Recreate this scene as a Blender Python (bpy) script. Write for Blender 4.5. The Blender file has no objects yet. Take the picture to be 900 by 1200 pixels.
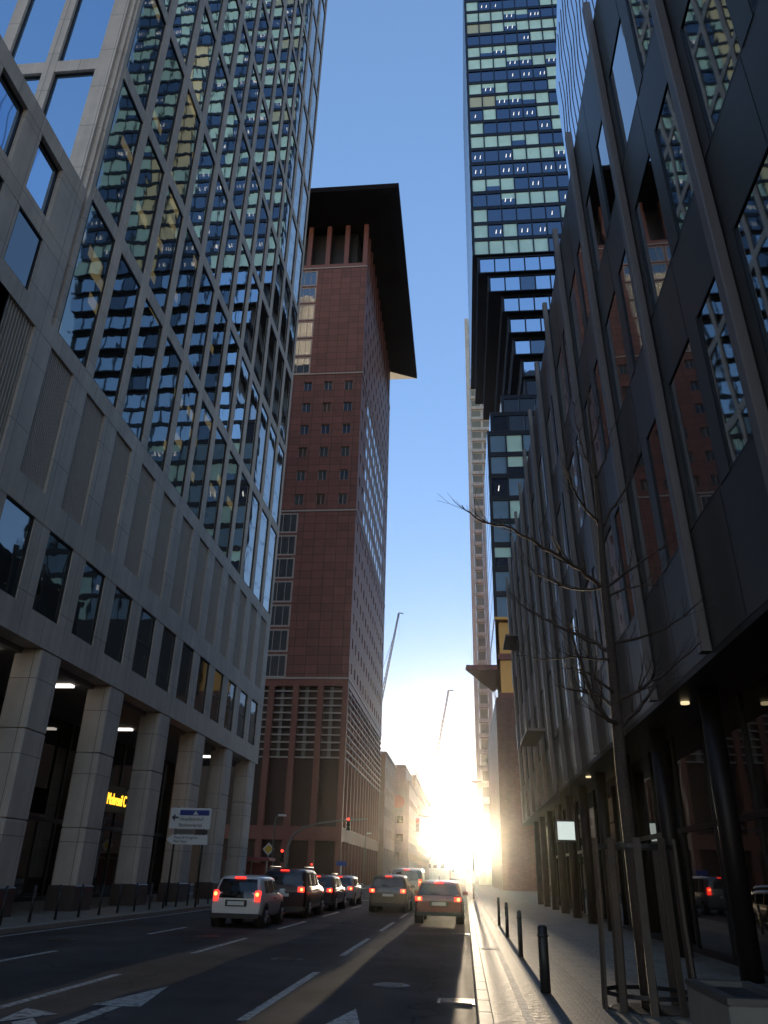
import bpy, math, random
from mathutils import Vector, Matrix
R = math.radians
rnd = random.Random(7)
S = bpy.context.scene
COL = S.collection

# ------------------------------------------------------------------ helpers
BASE = {}

class MB:
    """collects faces, then links them as one mesh object"""
    def __init__(s, xf=None):
        s.v = []; s.f = []; s.m = []; s.sm = []; s.xf = xf
    def poly(s, pts, m=0, smooth=False):
        n = len(s.v); s.v += [tuple(p) for p in pts]
        s.f.append(tuple(range(n, n + len(pts)))); s.m.append(m); s.sm.append(smooth)
    def box(s, x0, x1, y0, y1, z0, z1, m=0):
        if x0 > x1: x0, x1 = x1, x0
        if y0 > y1: y0, y1 = y1, y0
        if z0 > z1: z0, z1 = z1, z0
        n = len(s.v)
        s.v += [(x0,y0,z0),(x1,y0,z0),(x1,y1,z0),(x0,y1,z0),(x0,y0,z1),(x1,y0,z1),(x1,y1,z1),(x0,y1,z1)]
        for f in ((3,2,1,0),(4,5,6,7),(0,1,5,4),(1,2,6,5),(2,3,7,6),(3,0,4,7)):
            s.f.append(tuple(n+i for i in f)); s.m.append(m); s.sm.append(False)
    def bbox(s, x0, x1, y0, y1, z0, z1, b=.02, m=0):
        """box with chamfered vertical and top edges"""
        if x0 > x1: x0, x1 = x1, x0
        if y0 > y1: y0, y1 = y1, y0
        def ring(z, i):
            return [(x0+i,y0+i+b if i==0 else y0+i,z),(x0+i+b,y0+i,z),(x1-i-b,y0+i,z),(x1-i,y0+i+b,z),
                    (x1-i,y1-i-b,z),(x1-i-b,y1-i,z),(x0+i+b,y1-i,z),(x0+i,y1-i-b,z)]
        r0 = ring(z0,0); r1 = ring(z1-b,0); r2 = ring(z1,b*.99)
        s.loft([r0,r1,r2], m, cap=True)
    def loft(s, rings, m=0, cap=False, smooth=False, close=True):
        n = len(s.v); k = len(rings[0])
        for r in rings: s.v += [tuple(p) for p in r]
        for i in range(len(rings)-1):
            for j in range(k if close else k-1):
                a = n+i*k+j; b = n+i*k+(j+1)%k
                s.f.append((a,b,b+k,a+k)); s.m.append(m); s.sm.append(smooth)
        if cap:
            s.f.append(tuple(n+j for j in reversed(range(k)))); s.m.append(m); s.sm.append(False)
            q = n+(len(rings)-1)*k
            s.f.append(tuple(q+j for j in range(k))); s.m.append(m); s.sm.append(False)
    def cyl(s, c, r, h, n=14, m=0, axis='z', r2=None, smooth=True):
        r2 = r if r2 is None else r2
        def pt(a, rr, t):
            u, w = rr*math.cos(a), rr*math.sin(a)
            if axis == 'z': return (c[0]+u, c[1]+w, c[2]+t)
            if axis == 'y': return (c[0]+u, c[1]+t, c[2]+w)
            return (c[0]+t, c[1]+u, c[2]+w)
        s.loft([[pt(2*math.pi*i/n, rr, t) for i in range(n)] for rr, t in ((r,0),(r2,h))], m, cap=True, smooth=smooth)
    def tube(s, pts, rad, n=8, m=0, cap=True):
        pts = [Vector(p) for p in pts]
        if not hasattr(rad, '__len__'): rad = [rad]*len(pts)
        rings = []; up = None
        for i, p in enumerate(pts):
            d = (pts[min(i+1,len(pts)-1)] - pts[max(i-1,0)]).normalized()
            if up is None:
                up = Vector((0,0,1)) if abs(d.z) < .9 else Vector((1,0,0))
            a = d.cross(up)
            if a.length < 1e-4: a = d.cross(Vector((0,1,0)))
            a.normalize(); b = a.cross(d).normalized(); up = b
            rings.append([p + (a*math.cos(2*math.pi*j/n) + b*math.sin(2*math.pi*j/n))*rad[i] for j in range(n)])
        s.loft(rings, m, cap=cap, smooth=True)
    def bar(s, a, b, r, m=0, n=4): s.tube([a,b], r, n, m)
    def build(s, name, mats, parent=None):
        if not isinstance(mats, (list,tuple)): mats = [mats]
        b = BASE.get(parent, (0,0,0)) if parent else (0,0,0)
        vs = [s.xf(v) for v in s.v] if s.xf else s.v
        vs = [(x-b[0], y-b[1], z-b[2]) for x,y,z in vs]
        me = bpy.data.meshes.new(name); me.from_pydata(vs, [], s.f); me.update()
        for mt in mats: me.materials.append(mt)
        me.polygons.foreach_set('material_index', s.m)
        me.polygons.foreach_set('use_smooth', s.sm)
        o = bpy.data.objects.new(name, me); COL.objects.link(o)
        if parent: o.parent = parent
        BASE[o] = b
        return o

def tag(o, label=None, cat=None, group=None, kind=None):
    if label: o['label'] = label
    if cat: o['category'] = cat
    if group: o['group'] = group
    if kind: o['kind'] = kind
    return o

def empty(name, loc, label, cat, group=None):
    o = bpy.data.objects.new(name, None); o.location = loc; o.empty_display_size = .3
    COL.objects.link(o); BASE[o] = tuple(loc)
    return tag(o, label, cat, group)

def copy_tree(o, parent=None):
    c = o.copy(); COL.objects.link(c)
    if parent: c.parent = parent
    for ch in list(o.children): copy_tree(ch, c)
    return c

# ------------------------------------------------------------------ materials
def nt(name):
    m = bpy.data.materials.new(name); m.use_nodes = True
    n = m.node_tree; return m, n, n.nodes['Principled BSDF']

def node(n, t, **kw):
    x = n.nodes.new(t)
    for k, v in kw.items():
        if k in x.inputs.keys(): x.inputs[k].default_value = v
        else: setattr(x, k, v)
    return x

def plain(name, col, rough=.6, metal=0., noise=.12, nscale=3., bump=0., spec=None):
    m, n, p = nt(name)
    p.inputs['Roughness'].default_value = rough; p.inputs['Metallic'].default_value = metal
    if spec is not None: p.inputs['Specular IOR Level'].default_value = spec
    g = node(n, 'ShaderNodeNewGeometry')
    t = node(n, 'ShaderNodeTexNoise', Scale=nscale, Detail=5.)
    n.links.new(g.outputs['Position'], t.inputs['Vector'])
    mx = node(n, 'ShaderNodeMix', data_type='RGBA')
    mx.inputs['A'].default_value = (*[c*(1-noise) for c in col],1)
    mx.inputs['B'].default_value = (*[min(1,c*(1+noise)) for c in col],1)
    n.links.new(t.outputs['Fac'], mx.inputs['Factor']); n.links.new(mx.outputs['Result'], p.inputs['Base Color'])
    if bump:
        b = node(n, 'ShaderNodeBump', Strength=bump, Distance=.02)
        n.links.new(t.outputs['Fac'], b.inputs['Height']); n.links.new(b.outputs['Normal'], p.inputs['Normal'])
    return m

def emit(name, col, s):
    m, n, p = nt(name)
    p.inputs['Base Color'].default_value = (*[c*.5 for c in col],1)
    p.inputs['Emission Color'].default_value = (*col,1); p.inputs['Emission Strength'].default_value = s
    return m

def panels(name, col, joint, bw, bh, rough=.55, axes='YZ', msize=.012, var=.08, off=0., dirt=.25, spec=.4, bump=.3):
    """cladding slabs with fine joints; axes: which world axes run along and up the wall (S = x+y)"""
    m, n, p = nt(name)
    p.inputs['Roughness'].default_value = rough; p.inputs['Specular IOR Level'].default_value = spec
    g = node(n, 'ShaderNodeNewGeometry'); s = node(n, 'ShaderNodeSeparateXYZ'); n.links.new(g.outputs['Position'], s.inputs[0])
    c = node(n, 'ShaderNodeCombineXYZ')
    if axes == 'YZ':
        ad = node(n, 'ShaderNodeMath', operation='ADD'); n.links.new(s.outputs['X'], ad.inputs[0]); n.links.new(s.outputs['Y'], ad.inputs[1])
        n.links.new(ad.outputs[0], c.inputs[0]); n.links.new(s.outputs['Z'], c.inputs[1])
    else:
        n.links.new(s.outputs['X'], c.inputs[0]); n.links.new(s.outputs['Y'], c.inputs[1])
    br = node(n, 'ShaderNodeTexBrick', offset=off, squash=1.0)
    br.inputs['Scale'].default_value = 1; br.inputs['Mortar Size'].default_value = msize
    br.inputs['Brick Width'].default_value = bw; br.inputs['Row Height'].default_value = bh; br.inputs['Bias'].default_value = 0
    br.inputs['Color1'].default_value = (*[x*(1-var) for x in col],1); br.inputs['Color2'].default_value = (*[x*(1+var) for x in col],1)
    br.inputs['Mortar'].default_value = (*joint,1); n.links.new(c.outputs[0], br.inputs['Vector'])
    t = node(n, 'ShaderNodeTexNoise', Scale=.7, Detail=8., Roughness=.7); n.links.new(g.outputs['Position'], t.inputs['Vector'])
    mp = node(n, 'ShaderNodeMapping'); mp.inputs['Scale'].default_value = (2.2,2.2,.10); n.links.new(g.outputs['Position'], mp.inputs[0])
    t2 = node(n, 'ShaderNodeTexNoise', Scale=1., Detail=6., Roughness=.6); n.links.new(mp.outputs[0], t2.inputs['Vector'])
    av = node(n, 'ShaderNodeMix', data_type='FLOAT'); av.inputs['Factor'].default_value = .5; n.links.new(t.outputs['Fac'], av.inputs[2]); n.links.new(t2.outputs['Fac'], av.inputs[3])
    rmp = node(n, 'ShaderNodeMapRange'); rmp.inputs['From Min'].default_value = .36; rmp.inputs['From Max'].default_value = .62
    rmp.inputs['To Min'].default_value = 1-dirt; rmp.inputs['To Max'].default_value = 1+dirt*.3
    n.links.new(av.outputs[0], rmp.inputs['Value'])
    mx = node(n, 'ShaderNodeMix', data_type='RGBA', blend_type='MULTIPLY'); mx.inputs['Factor'].default_value = 1
    n.links.new(br.outputs['Color'], mx.inputs['A']); n.links.new(rmp.outputs[0], mx.inputs['B'])
    n.links.new(mx.outputs['Result'], p.inputs['Base Color'])
    b = node(n, 'ShaderNodeBump', Strength=bump, Distance=.02); b.invert = True
    n.links.new(br.outputs['Fac'], b.inputs['Height']); n.links.new(b.outputs['Normal'], p.inputs['Normal'])
    return m

def glass(name, refl, dark=(.012,.016,.018), rough=.02, wave=.03, wscale=.55, mixf=.6, dots=0., dotcol=(1,.85,.6), dscale=(1,1,1), dth=.13, dstr=.3, metric='EUCLIDEAN'):
    """coated facade glass: mirror-like coat over a dark room; dots = share of ceiling lamps glowing inside"""
    m, n, p = nt(name)
    p.inputs['Base Color'].default_value = (*refl,1); p.inputs['Metallic'].default_value = 1; p.inputs['Roughness'].default_value = rough
    d = node(n, 'ShaderNodeBsdfPrincipled'); d.inputs['Base Color'].default_value = (*dark,1); d.inputs['Roughness'].default_value = rough
    g = node(n, 'ShaderNodeNewGeometry')
    oi = node(n, 'ShaderNodeObjectInfo')
    t = node(n, 'ShaderNodeTexNoise', Scale=wscale, Detail=2., noise_dimensions='4D')
    n.links.new(g.outputs['Position'], t.inputs['Vector']); n.links.new(oi.outputs['Random'], t.inputs['W'])
    b = node(n, 'ShaderNodeBump', Strength=1., Distance=wave); n.links.new(t.outputs['Fac'], b.inputs['Height'])
    n.links.new(b.outputs['Normal'], p.inputs['Normal']); n.links.new(b.outputs['Normal'], d.inputs['Normal'])
    ms = node(n, 'ShaderNodeMixShader'); ms.inputs[0].default_value = mixf
    n.links.new(d.outputs[0], ms.inputs[1]); n.links.new(p.outputs[0], ms.inputs[2])
    if dots:
        mp = node(n, 'ShaderNodeMapping'); mp.inputs['Scale'].default_value = dscale; n.links.new(g.outputs['Position'], mp.inputs[0])
        v = node(n, 'ShaderNodeTexVoronoi', Scale=1., distance=metric); v.inputs['Randomness'].default_value = .55; n.links.new(mp.outputs[0], v.inputs['Vector'])
        lt = node(n, 'ShaderNodeMath', operation='LESS_THAN'); lt.inputs[1].default_value = dth; n.links.new(v.outputs['Distance'], lt.inputs[0])
        sp = node(n, 'ShaderNodeSeparateColor'); n.links.new(v.outputs['Color'], sp.inputs[0])
        l2 = node(n, 'ShaderNodeMath', operation='LESS_THAN'); l2.inputs[1].default_value = dots; n.links.new(sp.outputs[0], l2.inputs[0])
        mu = node(n, 'ShaderNodeMath', operation='MULTIPLY'); n.links.new(lt.outputs[0], mu.inputs[0]); n.links.new(l2.outputs[0], mu.inputs[1])
        m2 = node(n, 'ShaderNodeMath', operation='MULTIPLY'); m2.inputs[1].default_value = dstr; n.links.new(mu.outputs[0], m2.inputs[0])
        d.inputs['Emission Color'].default_value = (*dotcol,1); n.links.new(m2.outputs[0], d.inputs['Emission Strength'])
    out = n.nodes['Material Output']; n.links.new(ms.outputs[0], out.inputs['Surface'])
    return m

M = {}
M['stone'] = panels('pale stone cladding', (.56,.485,.42), (.18,.15,.13), 1.39, 2.4, off=0., var=.05)
M['stone_front'] = panels('pale stone cladding', (.40,.385,.37), (.12,.11,.10), 1.2, 1.8, var=.05)
M['louvre'] = plain('pale louvre metal', (.46,.40,.35), .5, .1)
M['granite'] = plain('dark plinth granite', (.06,.045,.045), .3, 0, .3, 12)
M['black'] = plain('black metal', (.012,.012,.014), .4, .3)
M['tglass'] = glass('coated tower glass', (.74,.79,.76), wave=.008, wscale=.45, mixf=.8)
M['tglass_lit'] = glass('coated tower glass, lit rooms', (.60,.66,.62), wave=.008, wscale=.45, mixf=.30, dots=.24, dotcol=(1,.80,.36), dscale=(.5,.42,.95), dth=.25, dstr=.035, metric='CHEBYCHEV')
M['fglass'] = glass('coated front glass', (.45,.62,.80), wave=.005, wscale=.3, mixf=.85)
M['pglass'] = glass('podium glass', (.45,.52,.55), wave=.01, wscale=.5, mixf=.22, dots=.35, dotcol=(1,.95,.85), dscale=(2.6,2.6,3.0), dstr=.35)
M['shopglass'] = glass('shopfront glass', (.35,.33,.30), (.010,.009,.008), wave=.003, mixf=.15, dots=.07, dotcol=(1,.8,.4), dscale=(.7,.7,.9))
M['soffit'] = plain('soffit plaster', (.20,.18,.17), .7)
M['bronze'] = plain('dark bronze cladding', (.036,.031,.028), .36, .2, .18, 1.2)
M['bronze_fin'] = plain('bronze fin metal', (.17,.14,.13), .42, .2, .12, 1.5)
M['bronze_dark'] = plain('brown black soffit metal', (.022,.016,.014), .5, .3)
M['rglass'] = glass('grey reflective glass', (.62,.66,.68), (.008,.008,.008), wave=.005, wscale=.4, mixf=.5)
M['rglass_lit'] = glass('grey reflective glass, lit rooms', (.55,.57,.58), (.012,.01,.008), wave=.006, wscale=.4, mixf=.5, dots=.12, dotcol=(1,.8,.45), dscale=(.8,.8,1.1))
M['wallglass'] = glass('pale curtain wall glass', (.75,.85,.98), (.04,.05,.06), wave=.02, wscale=.8, mixf=.85)
M['granite_red'] = panels('red granite cladding', (.165,.057,.047), (.038,.013,.012), 1.55, 1.15, rough=.45, var=.16, msize=.035, dirt=.2)
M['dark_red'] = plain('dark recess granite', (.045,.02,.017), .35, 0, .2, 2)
M['granite_red_big'] = plain('red granite band', (.17,.058,.043), .4, 0, .15, 2)
M['white_frame'] = plain('pale window frame metal', (.33,.29,.27), .4, .2)
M['jglass'] = glass('tower window glass', (.30,.36,.42), (.02,.02,.02), mixf=.4, wave=.01, dots=.12, dscale=(.9,.9,.9))
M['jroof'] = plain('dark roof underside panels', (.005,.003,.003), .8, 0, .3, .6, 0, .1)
M['omni_frame'] = plain('blue black mullion metal', (.012,.016,.026), .35, .5)
M['omni_blind'] = plain('drawn blind tinted teal for reflected sky', (.52,.80,.76), .12, 0, .22, .45)  # teal of the reflected sky put into the white blind colour
M['omni_olive'] = plain('olive tinted glass over drawn blind', (.46,.50,.36), .12, 0, .12, .6)
M['omni_glass'] = glass('dark blue glass', (.16,.24,.36), (.02,.03,.05), wave=.006, mixf=.55)
M['omni_sky'] = glass('blue mirror glass', (.45,.62,.85), wave=.006, mixf=.85)
M['omni_side'] = glass('pale side glass', (.85,.92,1.0), (.50,.56,.62), wave=.004, mixf=.35)
M['omni_blue'] = plain('mid blue tinted glass', (.16,.28,.42), .1, 0, .25, .35)
M['omni_cream'] = plain('cream blind behind glass', (.85,.76,.46), .15, 0, .10, .6)
M['omni_lamp'] = emit('office ceiling lamp', (1,.93,.86), .38)
M['pale_pane'] = plain('pale green window glass', (.34,.38,.34), .1, 0, .2, .4)
M['omni_yellow'] = emit('window lit warm', (.75,.68,.25), .09)
M['tube'] = emit('ceiling lamp', (1,.93,.86), .75)
M['warm_lamp'] = emit('warm ceiling lamp', (1,.80,.45), .3)
M['amber'] = emit('amber neon letters', (1,.46,.03), .75)
M['asphalt'] = plain('asphalt', (.045,.043,.045), .85, 0, .35, 9, .35, .15)
def asphalt():
    m, n, p = nt('worn asphalt'); g = node(n, 'ShaderNodeNewGeometry')
    def noise(sc, det, scale=(1,1,1)):
        mp = node(n, 'ShaderNodeMapping'); mp.inputs['Scale'].default_value = scale; n.links.new(g.outputs['Position'], mp.inputs[0])
        t = node(n, 'ShaderNodeTexNoise', Scale=sc, Detail=det, Roughness=.65); n.links.new(mp.outputs[0], t.inputs['Vector']); return t.outputs['Fac']
    def ramp(v, a, b, lo, hi):
        r = node(n, 'ShaderNodeMapRange'); r.inputs[1].default_value = a; r.inputs[2].default_value = b; r.inputs[3].default_value = lo; r.inputs[4].default_value = hi; n.links.new(v, r.inputs[0]); return r.outputs[0]
    def mul(a, b):
        x = node(n, 'ShaderNodeMath', operation='MULTIPLY'); n.links.new(a, x.inputs[0]); n.links.new(b, x.inputs[1]); return x.outputs[0]
    grit = ramp(noise(60, 4), .3, .7, .7, 1.35)
    stain = ramp(noise(.35, 8), .38, .62, .62, 1.3)
    tracks = ramp(noise(1.0, 3, (1.1,.03,1)), .4, .6, .72, 1.2)
    # cracks and repair seams: edges of large cells
    v = node(n, 'ShaderNodeTexVoronoi', feature='DISTANCE_TO_EDGE', Scale=.16); wv = node(n, 'ShaderNodeVectorMath', operation='ADD')
    nz = node(n, 'ShaderNodeTexNoise', Scale=1.5, Detail=5.); n.links.new(g.outputs['Position'], nz.inputs['Vector'])
    n.links.new(g.outputs['Position'], wv.inputs[0]); n.links.new(nz.outputs['Color'], wv.inputs[1]); n.links.new(wv.outputs[0], v.inputs['Vector'])
    crack = ramp(v.outputs['Distance'], .0, .006, .35, 1.)
    f = mul(mul(grit, stain), mul(tracks, crack))
    mx = node(n, 'ShaderNodeMix', data_type='RGBA', blend_type='MULTIPLY'); mx.inputs['Factor'].default_value = 1; mx.inputs['A'].default_value = (.046,.042,.043,1)
    n.links.new(f, mx.inputs['B']); n.links.new(mx.outputs['Result'], p.inputs['Base Color'])
    p.inputs['Specular IOR Level'].default_value = .2; n.links.new(ramp(tracks, .7, 1.2, .72, .95), p.inputs['Roughness'])
    b = node(n, 'ShaderNodeBump', Strength=.35, Distance=.008); n.links.new(noise(60, 4), b.inputs['Height']); n.links.new(b.outputs['Normal'], p.inputs['Normal'])
    return m
M['asphalt'] = asphalt()
def worn_paint():
    m, n, p = nt('worn road paint'); g = node(n, 'ShaderNodeNewGeometry'); t = node(n, 'ShaderNodeTexNoise', Scale=9., Detail=8., Roughness=.75); n.links.new(g.outputs['Position'], t.inputs['Vector'])
    r = node(n, 'ShaderNodeMapRange'); r.inputs[1].default_value = .40; r.inputs[2].default_value = .52; n.links.new(t.outputs['Fac'], r.inputs[0])
    mx = node(n, 'ShaderNodeMix', data_type='RGBA'); mx.inputs['A'].default_value = (.07,.065,.06,1); mx.inputs['B'].default_value = (.42,.40,.38,1)
    n.links.new(r.outputs[0], mx.inputs['Factor']); n.links.new(mx.outputs['Result'], p.inputs['Base Color']); p.inputs['Roughness'].default_value = .7; return m
M['paint'] = worn_paint()
M['old_paint'] = plain('worn road paint', (.55,.53,.50), .6, 0, .3, 7, .2)
M['iron'] = plain('cast iron', (.035,.03,.028), .5, .7, .4, 8)
M['pave'] = panels('concrete paving slabs', (.22,.19,.15), (.06,.05,.045), .6, .4, axes='XY', off=.5, var=.12, msize=.012, rough=.6)
M['pave_dark'] = panels('granite setts', (.13,.12,.115), (.04,.04,.04), .16, .12, axes='XY', off=.5, var=.25, msize=.015, rough=.55, bump=.6)
M['track'] = plain('cycle track asphalt', (.10,.07,.065), .6, 0, .25, 10, .4)
M['kerb'] = plain('granite kerb', (.24,.215,.19), .65, 0, .2, 6, .2)
M['ground'] = plain('city ground', (.08,.075,.07), .8, 0, .3, .05)
M['steel'] = plain('galvanised steel', (.17,.165,.16), .4, .6)
M['dark_steel'] = plain('dark painted steel', (.03,.03,.032), .4, .4)
M['wood_slat'] = plain('weathered guard slat', (.085,.06,.045), .7, 0, .3, 9)
M['bark'] = plain('grey brown bark', (.062,.043,.034), .9, 0, .55, 26, 1.)
M['red_lamp'] = emit('red signal lamp', (1,.035,.02), 1.1)
M['tail'] = emit('red tail lamp', (1,.03,.02), .75)
M['tail_hot'] = emit('amber glowing bulb', (1,.22,.06), 1.6)
M['red_lens'] = plain('unlit red lens', (.25,.01,.01), .15)
M['tyre'] = plain('tyre rubber', (.015,.015,.015), .8)
M['rim'] = plain('alloy rim', (.35,.35,.36), .3, .8)
M['car_glass'] = plain('tinted car glass', (.01,.011,.012), .03, 0, .05, 3, 0, .6)
M['plastic'] = plain('black trim plastic', (.018,.018,.018), .55)
M['plate'] = plain('white number plate', (.6,.6,.58), .4)
M['concrete'] = plain('concrete block', (.26,.23,.20), .75, 0, .2, 5, .3)
M['sign_white'] = plain('white sign sheet', (.70,.70,.70), .35, 0, .05)
M['sign_blue'] = plain('blue sign sheet', (.02,.05,.26), .35, 0, .05)
M['sign_black'] = plain('sign lettering', (.03,.03,.04), .4, 0, .05)
M['sign_yellow'] = plain('yellow sign sheet', (.75,.48,.04), .35, 0, .05)
M['beige'] = panels('beige render facade', (.34,.27,.22), (.15,.12,.10), 3.2, 3.5, var=.05)
M['grey_wall'] = panels('grey concrete facade', (.27,.25,.26), (.10,.09,.09), 2.6, 3.3, var=.05)
M['cream'] = panels('cream tower facade', (.84,.83,.76), (.5,.48,.42), 2.4, 3.4, var=.06)
M['brick_brown'] = panels('brown brick facade', (.16,.075,.06), (.07,.05,.045), .5, .25, off=.5, var=.15)
M['red_emblem'] = plain('red emblem sheet', (.34,.05,.04), .4, 0, .05)
M['crane'] = plain('grey crane steel', (.10,.10,.13), .5, .2)
M['copper'] = plain('rusty canopy metal', (.20,.075,.07), .45, .3)
M['gold'] = plain('golden anodised soffit', (.62,.34,.11), .35, .6)
M['display'] = emit('backlit display sheet', (.75,.85,.8), .22)
M['flare_red'] = plain('boards tinted flare red', (.28,.05,.05), .55)  # red of the sun flare put into the board colour

def carpaint(name, col, metal=.3):
    m, n, p = nt(name)
    p.inputs['Base Color'].default_value = (*col,1); p.inputs['Metallic'].default_value = metal; p.inputs['Roughness'].default_value = .28
    p.inputs['Coat Weight'].default_value = .8; p.inputs['Coat Roughness'].default_value = .05
    return m

# ------------------------------------------------------------------ text as mesh
def text_mesh(name, txt, size, mat, parent, loc, rot, depth=.01, align='LEFT', sx=1.):
    cu = bpy.data.curves.new(name, 'FONT'); cu.body = txt; cu.size = size; cu.extrude = depth; cu.align_x = align
    tmp = bpy.data.objects.new('tmp', cu); COL.objects.link(tmp)
    dg = bpy.context.evaluated_depsgraph_get(); dg.update()
    me = bpy.data.meshes.new_from_object(tmp.evaluated_get(dg))
    bpy.data.objects.remove(tmp)
    b = BASE.get(parent, (0,0,0)) if parent else (0,0,0)
    mtx = Matrix.Translation(Vector(loc)-Vector(b)) @ rot.to_4x4() @ Matrix.Diagonal((sx,1,1,1))
    me.transform(mtx); me.materials.clear(); me.materials.append(mat)
    o = bpy.data.objects.new(name, me); COL.objects.link(o)
    if parent: o.parent = parent
    BASE[o] = b
    return o
# text facing -Y (towards the camera): x to the right, z up
FACE_CAM = Matrix(((1,0,0),(0,0,-1),(0,1,0)))
# text facing +X (towards the street, on the left facade): reading direction = +Y
FACE_STREET = Matrix(((0,0,1),(1,0,0),(0,1,0)))

exec_parts = []
# ------------------------------------------------------------------ camera
CF, CX, CY, CH = 895., 450., 600., 1.6
cd = Vector((545-CX, CY-1027, -CF)).normalized()
cu_ = Vector((502-CX, CY+1257, -CF)).normalized()
cu_ = (cu_ - cd*cu_.dot(cd)).normalized()
cr = cd.cross(cu_)
CR = Matrix((cr, cd, cu_))              # camera vector -> world vector (X right, Y along the street, Z up)
cam_d = bpy.data.cameras.new('camera'); cam = bpy.data.objects.new('camera', cam_d); COL.objects.link(cam)
cam.matrix_world = Matrix.Translation((0,0,CH)) @ CR.to_4x4()
cam_d.sensor_fit = 'VERTICAL'; cam_d.sensor_height = 24; cam_d.lens = CF/1200*24
cam_d.clip_start = .05; cam_d.clip_end = 9000
S.camera = cam
CRI = CR.transposed()
def proj(p):
    c = CRI @ (Vector(p)-Vector((0,0,CH)))
    if c.z > -.1: return None
    return (CX+CF*c.x/-c.z, CY-CF*c.y/-c.z, -c.z)

class Windows:
    """windows of one building: the largest in view become parts of their own, the rest one part"""
    def __init__(s, parent, mats, cap=100, xf=None, name='window', sub='pane', submats=None):
        s.p, s.mats, s.cap, s.xf, s.name, s.sub, s.submats, s.w = parent, mats, cap, xf, name, sub, submats, []
    def add(s, c, size, fn, label=None):
        p = s.xf(c) if s.xf else c
        q = proj(p); a = -1
        if q:
            a = (size/q[2])
            if not (-20 < q[0] < 920 and -20 < q[1] < 1220): a = -1/a if a else -1
        s.w.append((a, len(s.w), fn, label))
    def build(s):
        s.w.sort(key=lambda e: (-e[0], e[1]))
        for a, i, fn, lab in s.w[:s.cap]:
            mb, pb = MB(s.xf), MB(s.xf); fn(mb, pb)
            o = mb.build(s.name, s.mats, s.p)
            if lab: o['label'] = lab
            if pb.f: pb.build(s.sub, s.submats or s.mats, o)
        rest = s.w[s.cap:]
        if rest:
            mb, pb = MB(s.xf), MB(s.xf)
            for a, i, fn, lab in rest: fn(mb, pb)
            o = tag(mb.build(s.name, s.mats, s.p), kind='stuff')
            if pb.f: pb.build(s.sub, s.submats or s.mats, o)

def street_window(X, y0, y1, z0, z1, out, pm, rec=.22, fr=.06, split=None):
    """window in a wall parallel to the street; out=+1 faces +X"""
    def fn(mb, pb):
        xf = X - out*rec
        a, b = xf, xf + out*.07
        mb.box(a, b, y0, y0+fr, z0, z1); mb.box(a, b, y1-fr, y1, z0, z1)
        mb.box(a, b, y0+fr, y1-fr, z0, z0+fr); mb.box(a, b, y0+fr, y1-fr, z1-fr, z1)
        if split:
            for t in split: mb.box(a, b-out*.015, y0+fr, y1-fr, z0+(z1-z0)*t-.03, z0+(z1-z0)*t+.03)
        g = xf + out*.03
        pts = [(g,y0+fr,z0+fr),(g,y1-fr,z0+fr),(g,y1-fr,z1-fr),(g,y0+fr,z1-fr)]
        pb.poly(pts if out > 0 else pts[::-1], pm)
    return fn

def front_window(Y, x0, x1, z0, z1, pm, rec=.22, fr=.06, bars=0):
    """window in a wall facing the camera (-Y)"""
    def fn(mb, pb):
        yf = Y + rec
        a, b = yf-.07, yf
        mb.box(x0, x0+fr, a, b, z0, z1); mb.box(x1-fr, x1, a, b, z0, z1)
        mb.box(x0+fr, x1-fr, a, b, z0, z0+fr); mb.box(x0+fr, x1-fr, a, b, z1-fr, z1)
        for i in range(bars):
            x = x0 + (x1-x0)*(i+1)/(bars+1); mb.box(x-.035, x+.035, a+.01, b, z0+fr, z1-fr)
        g = yf-.03
        pb.poly([(x0+fr,g,z0+fr),(x1-fr,g,z0+fr),(x1-fr,g,z1-fr),(x0+fr,g,z1-fr)], pm)
    return fn

# ------------------------------------------------------------------ the setting
def sheet(name, x0, x1, y0, y1, z, mat):
    b = MB(); b.poly([(x0,y0,z),(x1,y0,z),(x1,y1,z),(x0,y1,z)]); o = b.build(name, mat); return tag(o, kind='structure')
sheet('ground', -700, 700, -250, 1100, -.03, M['ground'])
sheet('road', -11.6, .12, -60, 900, 0, M['asphalt'])
sheet('cross_street', -90, -11.6, 58, 88, -.004, M['asphalt'])
def slab(name, x0, x1, y0, y1, z0, z1, mat):
    b = MB(); b.box(x0,x1,y0,y1,z0,z1); return tag(b.build(name, mat), kind='structure')
slab('pavement', -30, -11.78, -60, 57.8, -.02, .12, M['pave'])
slab('pavement', -60, -11.78, 88.2, 500, -.02, .12, M['pave'])
def kerb(x0, x1, y0, y1):
    b = MB(); y = y0
    while y < y1:
        b.bbox(x0, x1, y, min(y+1.0, y1)-.008, -.02, .125, .015); y += 1.0
    return tag(b.build('kerb', M['kerb']), kind='structure')
kerb(-11.78, -11.6, 5, 57.8); kerb(-11.78, -11.6, 88.2, 240)
kerb(.12, .30, 2, 240)
slab('cycle_track', .30, .98, -60, 600, -.02, .117, M['track'])
slab('sett_strip', 1.06, 1.78, -60, 600, -.02, .119, M['pave_dark'])
slab('pavement', 1.78, 5.4, -60, 59.6, -.02, .121, M['pave'])
slab('pavement', 1.78, 14, 59.62, 600, -.02, .121, M['pave'])
def edge_line(x0, x1, y0, y1, z):
    b = MB(); b.box(x0,x1,y0,y1,z,z+.004); return tag(b.build('edge_line', M['paint']), kind='structure')
b = MB(); b.box(.98, 1.06, -60, 240, -.02, .122); tag(b.build('kerb_strip', M['kerb']), kind='structure')
edge_line(.66, .76, 5, 19.9, .117); edge_line(.66, .76, 20.6, 120, .117); edge_line(.32, .76, 20.05, 20.4, .1185)
edge_line(-11.35, -11.23, -40, 56, .0)
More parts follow.
